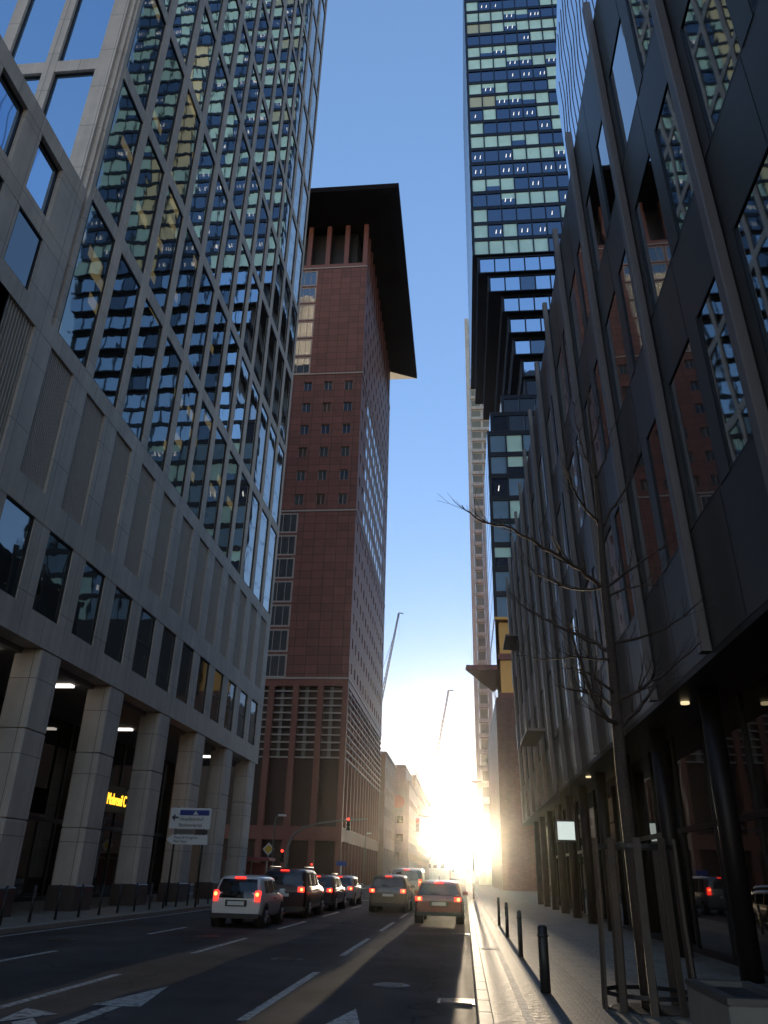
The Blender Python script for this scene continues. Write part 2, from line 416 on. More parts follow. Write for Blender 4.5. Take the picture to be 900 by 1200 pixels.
def lane_dash(x, y0, y1, w=.13):
    b = MB(); b.box(x-w/2, x+w/2, y0, y1, .0, .004); return tag(b.build('lane_marking', M['paint']), kind='structure')
for x, ph in ((-2.65, 14.3), (-5.72, 13.6), (-8.45, 18.2)):
    y = ph - 12
    while y < 56:
        lane_dash(x, y, y+ (5.3 if x > -3 else 4.6 if x > -6 else 3.2)*.95); y += 8.2
# stop line and turn arrows
b = MB(); b.box(-11.2, .0, 56.2, 56.7, 0, .0045); tag(b.build('stop_line', M['paint']), kind='structure')
def arrow(cx, y0, left=False):
    b = MB(); z = .005
    def P(pts): b.poly([(cx+x, y0+y, z) for x, y in pts])
    P([(-.09,-3),(.09,-3),(.09,1.2),(-.09,1.2)])
    P([(-.32,1.2),(.32,1.2),(0,3.1)])
    if left: P([(-.09,-.9),(-.09,-.55),(-.55,.15),(-.62,-.2)]); P([(-.40,.45),(-.8,-.25),(-.95,.75)])
    return tag(b.build('turn_arrow', M['paint']), kind='structure')
for x, y, r in ((-3.6, 17.5, .33), (-6.8, 22.5, .33), (-1.2, 14.2, .30), (-4.3, 31, .33), (-9.6, 20, .33)):
    b = MB(); b.cyl((x,y,.0), r, .006, 28); b.cyl((x,y,.006), r*.86, .003, 28)
    for i in range(-3, 4): b.box(x-r*.6, x+r*.6, y+i*.075-.02, y+i*.075+.02, .009, .012)
    tag(b.build('manhole_cover', M['iron']), kind='structure')
for y in (12.5, 26.5, 41):
    b = MB(); b.box(-.42, .10, y, y+.5, .0, .006)
    for i in range(6): b.box(-.38, .06, y+.05+i*.075, y+.08+i*.075, .006, .014)
    tag(b.build('road_drain', M['iron']), kind='structure')
arrow(-4.45, 9.9, True); arrow(-1.45, 8.6); arrow(-7.1, 8.0, True)

# ------------------------------------------------------------------ left: pale stone office tower over an arcade
LT = empty('office_tower', (-14, 37, 0), 'pale stone office tower with grid of mirror windows above a columned street arcade', 'office tower')
XL, Y0, Y1, P = -14.0, 20.4, 53.7, 2.775
TOPR = 14
w = MB()
# podium wall (runs on towards the camera as the low wing)
w.box(XL-.7, XL-.012, -12, Y1, 8.2, 9.2)
w.box(XL-.7, XL-.012, -12, Y1, 12.05, 13.05)
w.box(XL-.7, XL-.012, -12, Y1, 17.95, 18.7)
for k in range(-12, 12):
    s0 = 20.085 + P*k
    w.box(XL-.7, XL-.02, s0+1.78, s0+P if k < 11 else Y1, 9.2, 12.05)
    s1 = 20.4 + P*k
    if k >= 0 or k < -1: w.box(XL-.7, XL-.02, s1+1.65, s1+P if k < 11 else Y1, 13.05, 17.95)
w.box(XL-.7, XL-.02, 19.27, 20.4, 13.05, 17.95); w.box(XL-.7, XL-.02, 20.4-P*1, 17.1, 13.05, 17.95)
# tower piers and bands, street side
ZT = 18.7 + 7.2*TOPR
for k in range(12):
    w.box(XL-.5, XL, 20.55+P*k+2.2, (20.55+P*(k+1)) if k < 11 else Y1, 18.7, ZT)
    for q in range(4):      # shadow joints between the stone lengths
        pass
w.box(XL-.5, XL-.05, 20.3, 20.55, 18.7, ZT)
w.box(XL-1.06, XL-.35, 20.0, 20.5, 18.7, ZT)
w.box(XL-.35, XL-.16, 20.16, 20.31, 18.7, ZT)
for r in range(TOPR):
    z = 18.7 + 7.2*r + 6.5
    w.box(XL-.5, XL-.015, 20.55, Y1-.01, z, z+.7)
# front side of the tower above the wing
for c in range(7):
    x1 = XL - 1.06 - 2.4*c
    w.box(x1-2.4, x1-1.87, 20.01, 20.5, 18.7, ZT)
for r in range(TOPR):
    z = 18.7+7.2*r+6.5
    w.box(XL-18, XL-1.06, 20.025, 20.5, z, z+.7)
# end wall of the tower (faces up the street) and roof slab
w.box(XL-32, XL-.51, Y1-.4, Y1-.02, 8.2, ZT)
w.box(XL-32, XL-.02, 20.05, Y1-.03, ZT, ZT+1.2)
# low wing, upper storeys
for z0, z1 in ((21.0, 21.85), (24.35, 25.1)): w.box(XL-.6, XL-.012, -12, 20.0, z0, z1)
for c in range(10):
    y1 = 18.45 - 2.45*c
    w.box(XL-.6, XL-.02, y1, y1+.95 if c else 20.0, 18.7, 21.0); w.box(XL-.6, XL-.02, y1, y1+.95 if c else 20.0, 21.85, 24.35)
w.box(XL-14, XL-.61, -12, 19.98, 24.4, 25.0)
w.build('stone_wall', M['stone'], LT)
# dark rooms behind the glass
c_ = MB(); c_.box(XL-30, XL-.72, -11.9, Y1-.45, 8.35, 18.6); c_.box(XL-30, XL-.52, 20.52, Y1-.45, 18.75, ZT-.05); c_.box(XL-14, XL-.62, -11.9, 19.9, 18.7, 24.38)
c_.build('room_core', M['black'], LT)
lw = Windows(LT, [M['black']], 100, None, 'window', 'pane', [M['tglass'], M['tglass_lit'], M['fglass'], M['pglass']])
for k in range(12):
    for r in range(TOPR):
        y0 = 20.55+P*k; z0 = 18.7+7.2*r
        pm = 1 if (r == 0 and k < 8) or (r == 1 and k < 6) or (r == 2 and k < 3) else 0
        lw.add((XL, y0+1.1, z0+3.2), 4, street_window(XL, y0, y0+2.2, z0, z0+6.5, 1, pm, .12, .07))
for k in range(-12, 12):
    y0 = 20.085+P*k
    lw.add((XL, y0+.9, 10.6), 2.2, street_window(XL, y0, y0+1.78, 9.2, 12.05, 1, 3, .14, .06, (.5,) if k > 7 or k == 4 else None))
for c in range(6):
    x1 = XL-1.06-2.4*c
    for r in range(0, TOPR):
        z0 = 18.7+7.2*r
        lw.add((x1-.9, 20, z0+3), 3.4, front_window(20.02, x1-1.87, x1, z0, z0+6.5, 2, .2, .07))
for c in range(8):
    y1 = 18.45-2.45*c
    lw.add((XL, y1-.75, 19.8), 1.9, street_window(XL, y1-1.5, y1, 18.7, 21.0, 1, 3, .12, .06))
    lw.add((XL, y1-.75, 23.1), 1.9, street_window(XL, y1-1.5, y1, 21.85, 24.35, 1, 2, .25, .06))
lw.build()
for k in range(-3, 12):
    if k == -1: y0 = 17.1; y1 = 19.27
    else: y0 = 20.4+P*k; y1 = y0+1.65
    b = MB(); b.box(XL-.45, XL-.40, y0, y1, 13.05, 17.95)
    n = 14
    for i in range(n):
        y = y0 + (y1-y0)*(i+.5)/n; b.box(XL-.39, XL-.10, y-.022, y+.022, 13.06, 17.94)
    b.build('louvre_panel', M['louvre'], LT)
# arcade
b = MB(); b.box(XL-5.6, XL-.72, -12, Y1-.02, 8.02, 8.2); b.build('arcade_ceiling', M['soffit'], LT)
for k in range(-3, 6):
    y1 = 25.4+5.55*k
    b = MB()
    for i, (z0, z1) in enumerate(((.95,2.9),(2.9,5.6),(5.6,8.2))):
        b.bbox(XL-1.0, XL-.03, y1-1.4, y1, z0+.006, z1-.006 if i < 2 else z1, .06)
    o = b.build('column', M['stone'], LT)
    b = MB(); b.bbox(XL-1.05, XL+.02, y1-1.45, y1+.05, .121, .95, .03); b.build('plinth', M['granite'], o)
for i in range(17):
    y0 = -2 + 3.3*i
    b = MB(); pb = MB()
    b.box(XL-5.5, XL-5.4, y0, y0+.12, .12, 8.02); b.box(XL-5.5, XL-5.4, y0+.12, y0+3.3, 3.4, 3.6); b.box(XL-5.5, XL-5.4, y0+.12, y0+3.3, .12, .3)
    b.box(XL-5.5, XL-5.42, y0+1.7, y0+1.78, .3, 3.4)
    o = b.build('shopfront', M['black'], LT)
    pb.poly([(XL-5.46,y0+.12,.3),(XL-5.46,y0+3.3,.3),(XL-5.46,y0+3.3,8.02),(XL-5.46,y0+.12,8.02)]); pb.build('pane', M['shopglass'], o)
b = MB(); b.box(XL-30, XL-5.6, -12, Y1-.05, 0, 8.3); b.box(XL-5.55, XL-5.0, Y1-1.2, Y1-.06, .12, 8.0); b.build('shop_core', M['black'], LT)
for x, y in ((-15.75, 23.2), (-15.75, 28.7), (-17.4, 38.7), (-16.2, 48.5)):
    b = MB(); b.box(x-.55, x+.55, y-.16, y+.16, 7.93, 8.02); b.build('ceiling_lamp', M['tube'], LT)
b = MB(); b.box(XL-3.15, XL-3.0, 37.3, 40.9, 4.0, 5.2)
o = b.build('shop_fascia', M['black'], LT)
text_mesh('neon_lettering', 'Mohrenil C', .74, M['amber'], o, (XL-2.99, 37.5, 4.33), FACE_STREET, .02, sx=.66)
b = MB(); b.box(XL-3.14, XL-3.01, 37.3, 37.4, 5.2, 8.0); b.box(XL-3.14, XL-3.01, 40.8, 40.9, 5.2, 8.0); b.build('hanger', M['black'], o)

# ------------------------------------------------------------------ right: dark bronze office block with fins
KL = .025
RS = .595      # the block was drawn at X = 6.3; real scale puts its fins 3.75 m from the kerb stand point
def lean(p): return ((p[0] - KL*(p[2]-35.))*RS, p[1]*RS, CH+(p[2]-CH)*RS)
RB = empty('bronze_office_block', (4.5, 28, 0), 'long dark bronze office block with vertical fins, overhanging the right pavement', 'office block')
XR = 6.3; RT = 35.7; RY0, RY1 = -14, 100
RP = 3.3
w = MB(lean)
rows = [(11.1, 16.05), (19.0, 23.75), (26.4, 31.1)]
zz = [7.5] + [v for rr in rows for v in rr] + [RT]
for i in range(0, len(zz), 2):          # spandrel bands
    w.box(XR+.02, XR+.6, RY0, RY1, zz[i], zz[i+1])
nb = int((RY1-RY0)/RP)+1
piers = [18.25 + RP*k for k in range(-9, 25)]
for y in piers:
    for z0, z1 in rows: w.box(XR, XR+.58, y-.38, y+.38, z0, z1)
w.box(XR+.61, XR+8.5, RY0, RY1-.01, RT-.8, RT-.05)
w.box(XR+.61, XR+8.5, RY1-.5, RY1-.005, 7.5, RT-.85)
for y in piers:                          # fine joints on the wide bands
    for i in range(0, len(zz), 2): w.box(XR+.012, XR+.03, y+.55, y+.575, zz[i]+.05, zz[i+1]-.05, 1)
w.build('bronze_wall', [M['bronze'], M['black']], RB)
c_ = MB(lean); c_.box(XR+.62, XR+8.4, RY0+.1, RY1-.6, 7.6, RT-.9); c_.build('room_core', M['black'], RB)
for k, y in enumerate(piers):
    b = MB(lean)
    if k % 2 == 0:
        b.bbox(XR-.30, XR-.005, y+.10, y+.50, 7.45, RT+1.2, .03)
    else:
        continue
    if y > 8: b.build('fin', M['bronze_fin'] , RB)
rw = Windows(RB, [M['black']], 100, lean, 'window', 'pane', [M['rglass'], M['rglass_lit']])
for k, y in enumerate(piers[:-1]):
    for j, (z0, z1) in enumerate(rows):
        rw.add((XR, y+RP/2, (z0+z1)/2), 3.4, street_window(XR+.015, y+.38, y+RP-.38, z0, z1, -1, 1 if (j == 0 and rnd.random() < .5) else 0, .07, .07))
rw.build()
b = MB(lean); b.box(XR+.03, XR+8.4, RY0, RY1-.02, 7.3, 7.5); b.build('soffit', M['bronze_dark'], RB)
GX, GZ = 5.35, 4.98
for i in range(0, 24):
    y0 = -6 + 2.7*i
    if y0 > 57: break
    b = MB(); pb = MB()
    b.box(GX, GX+.1, y0, y0+.08, .122, GZ); b.box(GX, GX+.08, y0+.08, y0+2.7, 2.7, 2.82); b.box(GX, GX+.08, y0+.08, y0+2.7, .122, .22)
    o = b.build('shopfront', M['black'], RB)
    pb.poly([(GX+.05,y0+2.7,.22),(GX+.05,y0+.08,.22),(GX+.05,y0+.08,GZ),(GX+.05,y0+2.7,GZ)]); pb.build('pane', M['shopglass'], o)
b = MB(); b.box(GX+.15, 9.2, -8, 59, .122, GZ-.01); b.build('shop_core', M['black'], RB)
for i in range(0, 13):
    y = 2.2+4.4*i
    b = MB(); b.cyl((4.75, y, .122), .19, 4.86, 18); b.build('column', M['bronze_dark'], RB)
for x, y in ((4.5, 29.6),(4.6, 16.5)):
    b = MB(); b.cyl((x, y, 4.93), .09, .05, 12); b.build('ceiling_lamp', M['warm_lamp'], RB)
# small street canopies
for y0, y1, z in ((62, 70, 12.0), (84, 90, 26.0)):
    b = MB(lambda p: (p[0]*RS, p[1]*RS, CH+(p[2]-CH)*RS)); b.box(5.0, 6.4, y0, y1, z, z+.22); b.build('canopy', M['bronze_fin'], RB)
# pale curtain wall tower rising behind the roof edge
PT = empty('glass_tower', (9, 30, 0), 'pale blue curtain wall tower with lozenge glazing behind the bronze block roof', 'glass tower')
XP = 9.4
b = MB()
out = [(-10,.13),(40.2,.13),(43.6,36),(46.6,65.5),(41.2,72),(41.2,130),(-10,130)]
b.loft([[(XP+.05,y,z) for y,z in out],[(XP+22,y,z) for y,z in out]], 0, cap=False)
b.poly([(XP+22,y,z) for y,z in out]); b.poly([(XP+.05,y,z) for y,z in out][::-1])
b.build('wall', M['bronze_fin'], PT)
b = MB(); b.poly([(XP,y,z) for y,z in out][::-1]); b.build('glazing', M['wallglass'], PT)
b = MB()
import itertools
def clipy(z):
    if z < 65.5: return 43.6+3*(z-36)/29.5
    if z < 72: return 46.6-5.4*(z-65.5)/6.5
    return 41.2
y = 10
while y < 47:
    zc = 44; j = 0
    while zc < 128:
        off = .27 if j % 2 else -.27
        ya, yb = y+off, y-off
        if max(ya,yb) < min(clipy(zc), clipy(zc+4))-.1: b.bar((XP-.02,ya,zc),(XP-.02,yb,zc+4), .022)
        zc += 4; j += 1
    y += 1.05
b.build('mullion_lattice', M['steel'], PT)

# ------------------------------------------------------------------ red granite tower with the wide flat roof
JT = empty('granite_tower', (-35, 115, 0), 'red granite high-rise under a huge dark overhanging flat roof, beyond the stone tower', 'tower')
JX, JY, JX0, JY1 = -14., 94., -56., 136.
w = MB()
w.box(JX0, JX-.3, JY+.3, JY1-.3, 23.5, 91.5)
w.build('core_wall', M['granite_red_big'], JT)
w = MB()
# front cladding with openings
def front_band(x0, x1, z0, z1): w.box(x0, x1, JY, JY+.29, z0, z1)
mod = 3.1
fw = Windows(JT, [M['white_frame'], M['black']], 100, None, 'window', 'pane', [M['jglass'], M['omni_glass'], M['dark_red']])
def big_zone(z0, n, h):
    front_band(-21.75, JX, z0, z0+n*h)
    front_band(JX0, -49.0, z0, z0+n*h)
    for i in range(n):
        za, zb = z0+i*h, z0+(i+1)*h
        front_band(-49.0, -21.75, zb-.28, zb)
        for c in range(8):
            xa = -21.75-3.4*(c+1)
            front_band(xa+3.15, xa+3.4, za, zb-.28)
            fw.add((xa+1.6, JY, za+1.6), 3.2, front_window(JY, xa+.02, xa+3.13, za+.02, zb-.3, 0, .12, .22, 2))
big_zone(69.9, 6, 3.44); big_zone(23.6, 7, 3.32)
h = 3.8
for i in range(6):
    za = 46.9+i*h
    front_band(JX0, JX, za, za+.9); front_band(JX0, JX, za+2.5, za+h)
    last = JX
    for c in range(13):
        xc = -15.95-mod*c
        front_band(xc+.62, last, za+.9, za+2.5); last = xc-.62
        fw.add((xc, JY, za+1.7), 1.5, front_window(JY, xc-.62, xc+.62, za+.9, za+2.5, rnd.choice((0,0,1,1,2)), .26, .07, 1))
    front_band(JX0, last, za+.9, za+2.5)
# right cladding
def side_band(y0, y1, z0, z1): w.box(JX-.29, JX, y0, y1, z0, z1)
def side_zone(z0, n, h, grid):
    for i in range(n):
        za, zb = z0+i*h, z0+(i+1)*h
        side_band(JY+.29, JY1, za, za+1.0); side_band(JY+.29, JY1, za+2.3 if not grid else zb-.4, zb)
        last = JY+.29
        for c in range(13):
            yc = JY+2.2+mod*c; g = grid and 2 <= c <= 10
            hw_ = 1.35 if g else .55
            side_band(last, yc-hw_, za+1.0, za+2.3 if not grid else zb-.4); last = yc+hw_
            z2 = za+2.3 if not g else zb-.4
            if grid and not g: side_band(yc-hw_, yc+hw_, za+2.3, zb-.4)
            fw.add((JX, yc, za+1.7), 2.2 if g else .5, street_window(JX, yc-hw_, yc+hw_, za+1.0, z2, 1, 0, .2 if not g else .05, .3 if g else .06))
        side_band(last, JY1, za+1.0, za+2.3 if not grid else zb-.4)
side_zone(69.9, 6, 3.44, False); side_zone(46.9, 6, 3.8, True); side_zone(23.6, 7, 3.32, False)
w.build('granite_cladding', M['granite_red'], JT)
# base: louvre storeys, recessed panels, beam, entrance piers
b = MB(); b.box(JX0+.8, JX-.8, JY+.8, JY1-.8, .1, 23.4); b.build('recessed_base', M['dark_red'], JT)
b = MB()
for c in range(9):
    x = JX-.35-mod*1.0*c if c else JX-.35
    b.box(x-.35, x+.35, JY+.02, JY+.7, 0, 22.6)
for c in range(14):
    y = JY+.35+mod*c
    if c: b.box(JX-.7, JX-.02, y-.2, y+.2, 0, 22.6)
b.box(JX0, JX-.01, JY+.01, JY+.72, 22.6, 23.45); b.box(JX-.72, JX-.012, JY+.73, JY1, 22.6, 23.45)
b.box(JX0, JX-.03, JY+.04, JY+.68, 4.9, 6.4); b.box(JX-.68, JX-.03, JY+.73, JY1, 4.9, 6.4)
b.build('base_frame', M['granite_red_big'], JT)
b = MB()
for i in range(10):
    z = 14.0+.88*i
    b.box(JX0, JX-.75, JY+.25, JY+.45, z, z+.16)
    b.box(JX-.2, JX+.06, JY+.3, JY1, z, z+.16)
b.build('louvre_slat', M['white_frame'], JT)
b = MB()
for c in range(5): b.box(JX-2.3-mod*c, JX-1.9-mod*c, JY+.5, JY+.75, 14, 22.6)
b.build('louvre_post', M['steel'], JT)
# string courses
for z in (90.55, 69.65, 46.7, 23.45):
    b = MB(); b.box(JX0, JX+.10, JY-.10, JY+.2, z, z+.22); b.box(JX-.2, JX+.09, JY+.2, JY1, z, z+.22); b.build('string_course', M['white_frame'], JT)
# loggia under the roof
b = MB()
for c in range(14):
    b.box(JX-.75-mod*c, JX-.02-mod*c, JY+.02, JY+.8, 91.5, 99.89)
    b.box(JX-.75, JX-.02, JY+.04+mod*c, JY+.75+mod*c, 91.5, 99.89) if c else None
b.box(JX0, JX-.01, JY+.01, JY1, 90.78, 91.5)
b.build('loggia_pier', M['granite_red_big'], JT)
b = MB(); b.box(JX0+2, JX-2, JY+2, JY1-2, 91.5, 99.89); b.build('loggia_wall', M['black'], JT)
e = 5.4; b = MB()
q = [(JX0-e,JY-e),(JX+e,JY-e),(JX+e,JY1+e),(JX0-e,JY1+e)]
p_ = [(JX0+.5,JY+.5),(JX-.5,JY+.5),(JX-.5,JY1-.5),(JX0+.5,JY1-.5)]
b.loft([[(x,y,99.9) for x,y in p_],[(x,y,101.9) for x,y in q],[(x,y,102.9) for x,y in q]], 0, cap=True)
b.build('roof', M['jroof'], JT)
fw.build()

# ------------------------------------------------------------------ shifted-floor glass tower
OT = empty('glass_highrise', (23, 126, 0), 'dark blue glass high-rise with window grid and a band of sideways shifted floors', 'glass tower')
ow = Windows(OT, [M['omni_frame'], M['omni_blind'], M['omni_olive'], M['omni_glass'], M['omni_lamp'], M['omni_yellow'], M['omni_sky'], M['omni_cream'], M['omni_blue']], 100, None, 'window', 'pane')
FR = MB(); SG = MB(); core = MB()
rr = random.Random(11)
def otower(xl, yf, z0, n, fh, kind, x1=43., depth=42.):
    zt = z0+n*fh
    core.box(xl+.25, x1, yf+.35, yf+depth, z0, zt-.01)
    xs = []; x = xl+.35
    while x < x1-2: xs.append(x); x += 2.65
    for i in range(n):
        za = z0+fh*i
        FR.box(xl+.02, x1, yf+.004, yf+.3, za+3.1 if fh>3.5 else za+2.5, za+fh)
        base = rr.random()
        for c, xa in enumerate(xs):
            r = rr.random()
            if kind == 'sky': t = 'sky' if r < .85 else 'dark'
            elif kind == 'mixed': t = 'blue' if r < .52 else 'half' if r < .62 else 'lit' if r < .74 else 'blind'
            else:
                run = math.sin(c*.55+i*1.9)+math.sin(c*.9-i*2.7)*.6 + (r-.5)*1.1
                t = 'blind' if run > .05 else 'lit' if run > -.6 else 'dark'
                if base < .22 and c < 1 + (i*7) % 3: t = 'olive'
                if 8 <= c <= 9+(16-i)//9 and i < 17 and r < .85: t = 'cream'
                if t == 'blind' and r < .35: t = 'half'
                if t == 'olive' and r < .12: t = 'yellow'
            zb = za; zc = za+(3.1 if fh > 3.5 else 2.5)
            def fn(mb, pb, xa=xa, zb=zb, zc=zc, t=t, yf=yf, rs=rr.random()):
                mb.box(xa-.11, xa+.11, yf-.05, yf+.28, zb, zc)
                y = yf+.16; X0, X1 = xa+.11, xa+2.54
                def quad(a, b, m): pb.poly([(X0,y,a),(X1,y,a),(X1,y,b),(X0,y,b)], m)
                if t == 'blind': quad(zb, zc, 1)
                elif t == 'olive': quad(zb, zc, 2)
                elif t == 'yellow': quad(zb, zc, 5)
                elif t == 'cream': quad(zb, zc, 7)
                elif t == 'sky': quad(zb, zc, 6)
                elif t == 'blue': quad(zb, zc, 8)
                elif t == 'half':
                    s = zb+(zc-zb)*(.35+.3*rs); quad(s, zc, 1); quad(zb, s, 3)
                else: quad(zb, zc, 3)
                if t in ('lit',) or (t == 'half' and rs > .5):
                    for d in ((.55,1.55) if rs > .55 else (.9,) if rs < .2 else (.35,1.25,1.9) if rs > .45 else (1.2,2.0)):
                        xx = X0+d; zl = zb+(zc-zb)*.30
                        pb.poly([(xx,y-.012,zl),(xx+.15,y-.012,zl),(xx+.25,y-.012,zl+.95),(xx+.16,y-.012,zl+.95)], 4)
            ow.add((xa+1.3, yf, za+1.6), 2.8, fn)
        # side towards the street
    SG.poly([(xl,yf+depth,z0),(xl,yf+.02,z0),(xl,yf+.02,zt),(xl,yf+depth,zt)], 0)
    for i in range(n): FR.box(xl-.02, xl+.22, yf+.31, yf+depth, z0+fh*i+ .02, z0+fh*i+.12)
    FR.box(xl-.015, xl+.23, yf-.03, yf+.3, z0, zt)
ow.cap = 100
otower(3.4, 105, 102.6, 23, 3.9, 'office')
offs = [(4.3,.4),(6.0,1.0),(8.3,1.9),(9.3,2.9),(10.0,4.0),(11.3,5.0),(11.7,5.6),(7.6,5.2),(5.6,4.4)]
for i, (x, dy) in enumerate(offs):
    z = 102.6-3.84*(i+1)
    otower(x, 105+dy, z, 1, 3.83, 'sky')
otower(4.95, 108.4, 36.0, 8, 3.95, 'mixed')
core.build('floor_core', M['omni_frame'], OT); FR.build('facade_frame', M['omni_frame'], OT)
SG.build('side_glazing', M['omni_side'], OT)
for i, (x, dy) in enumerate(offs):
    px, pdy = (3.4, 0) if i == 0 else offs[i-1]
    z = 102.6-3.84*i
    b = MB(); b.box(px+.05, 43, 105+pdy+.05, 147+pdy, z-.22, z-.012); b.build('floor_slab', M['omni_frame'], OT)
b = MB(); b.box(4.96, 10, 108.45, 150, 35.6, 35.99); b.build('gold_soffit', M['gold'], OT); b = MB(); b.box(10.01, 43, 108.45, 150, 24.3, 35.98); b.build('podium_storey', M['omni_frame'], OT)
for i in range(2):
    z = 24.2+5.6*i
    b = MB(); b.box(5.6, 10, 109.4, 150, z+.9, z+5.6); b.build('gold_storey', M['gold'], OT)
    b = MB(); b.box(5.3, 10, 109.0, 150, z, z+.88); b.build('storey_band', M['copper'], OT)
b = MB(); b.box(4.7, 43, 107.5, 150, .1, 24.1); b.build('podium_wall', M['brick_brown'], OT)
b = MB(); b.poly([(5.0,118,23.0),(5.0,107.7,23.0),(5.0,107.7,36),(5.0,149,36),(5.0,149,23)]); b.build('side_glazing', M['omni_side'], OT)
b = MB(); b.loft([[(.55,108,28.1),(5.1,108,28.1),(5.1,123,28.1)],[(.75,108.1,28.8),(5.1,108.1,28.8),(5.1,122.5,28.8)]], 0, cap=True); b.build('canopy', M['copper'], OT)
ow.build()

# ------------------------------------------------------------------ far tower and street buildings
FT = empty('cream_tower', (14, 195, 0), 'slim cream high-rise with stacked balconies, a sliver seen beyond the blue glass high-rise', 'tower')
b = MB(); b.box(4.0, 26, 180.6, 215, 0, 150); b.build('wall', M['cream'], FT)
fw2 = Windows(FT, [M['cream']], 60, None, 'window', 'pane', [M['pale_pane']])
b = MB()
for i in range(43):
    z = 3+3.4*i
    b.box(3.0, 26, 180.2, 180.6, z, z+.9)
    for c in range(2):
        x = 4.2+2.9*c; fw2.add((x,180,z+1.6), 3, front_window(180.35, x, x+2.5, z+.5, z+3.1, 0, .22, .1))
b.build('balcony_slab', M['cream'], FT)
b = MB(); b.box(2.9, 3.9, 180.0, 181, 0, 150); b.build('corner_pier', M['cream'], FT)
b = MB(); b.poly([(3.98,214.9,3),(3.98,181,3),(3.98,181,149),(3.98,214.9,149)]); b.build('side_glazing', M['omni_side'], FT)
fw2.build()
b = MB(); b.loft([[(1.6,179.5,20.6),(4.0,179.5,20.6),(4.0,190,20.6)],[(1.8,179.6,21.0),(4.0,179.6,21.0),(4.0,189.5,21.0)]], 0, cap=True); b.build('canopy', M['copper'], FT)

def block(name, x0, x1, y0, y1, h, mat, label, cat, nf, fh, ww=1.5, pitch=2.8, wz=1.7, roof=None):
    e_ = empty(name, ((x0+x1)/2, (y0+y1)/2, 0), label, cat)
    b = MB(); b.box(x0, x1, y0, y1, 0, h); b.build('wall', mat, e_)
    ws = Windows(e_, [M['white_frame']], 60, None, 'window', 'pane', [M['jglass'], M['pglass']])
    for i in range(nf):
        z = 4.2+fh*i
        x = x1-1.1
        while x-ww > x0+.5:
            ws.add((x,y0,z), ww, front_window(y0-.30, x-ww, x, z, z+wz, 0, .27, .1)); x -= pitch
        y = y0+1.2
        while y+ww < y1-.5:
            ws.add((x1,y,z), ww, street_window(x1+.3, y, y+ww, z, z+wz, 1, 0, .28, .1)); y += pitch
    ws.build()
    b = MB(); b.box(x0-.2, x1+.25, y0-.25, y1+.2, h, h+.5); b.build('roof', roof or M['grey_wall'], e_)
    return e_
block('office_building', -40, -14.2, 146, 168, 21.6, M['beige'], 'plain beige office building, first one beyond the red granite tower', 'building', 5, 3.4, 1.2, 2.9)
o = block('office_building', -44, -11.7, 175, 206, 19.6, M['grey_wall'], 'grey office building with roof storey and red round emblem high on its front', 'building', 4, 3.6, 1.6, 3.0)
b = MB(); b.box(-42, -12.6, 176.5, 200, 20.1, 23.6); b.build('roof_storey', M['grey_wall'], o)
b = MB(); b.cyl((-14.0, 174.55, 15.8), 1.35, .18, 24, axis='y'); b.build('emblem', M['red_emblem'], o)
o = block('office_building', -44, -12.6, 212, 300, 25.0, M['beige'], 'long beige street building with a railed roof terrace, beyond the grey one', 'building', 6, 3.4, 1.6, 2.6)
b = MB()
for i in range(4): b.bar((-12.7, 212.2, 25.8+.5*i), (-12.7, 299, 25.8+.5*i), .06); b.bar((-30, 212.2, 25.8+.5*i), (-12.7, 212.2, 25.8+.5*i), .06)
for i in range(25): b.bar((-12.7, 212.2+3.5*i, 25.5), (-12.7, 212.2+3.5*i, 27.4), .06)
b.build('roof_railing', M['steel'], o)
block('office_building', -36, -7.0, 340, 385, 29.0, M['cream'], 'pale block closing the left side of the street, farthest one before the sun', 'building', 8, 3.3, 1.8, 2.8)
block('office_building', 3.6, 40, 225, 400, 14, M['grey_wall'], 'low grey building at the far right end of the street', 'building', 3, 3.6)
o = block('added_shade_building', -60, 45, 650, 680, 20.0, M['beige'], 'low wide building added at the far end of the street to shade the road', 'building', 4, 4.0, 2.0, 4.0)  # added to keep the low sun off the road
b = MB(); b.box(-59, .8, 650.5, 679, 20.5, 21.7); b.build('roof_storey', M['beige'], o)  # upper step added: shades the road, leaves kerb and pavement sunlit
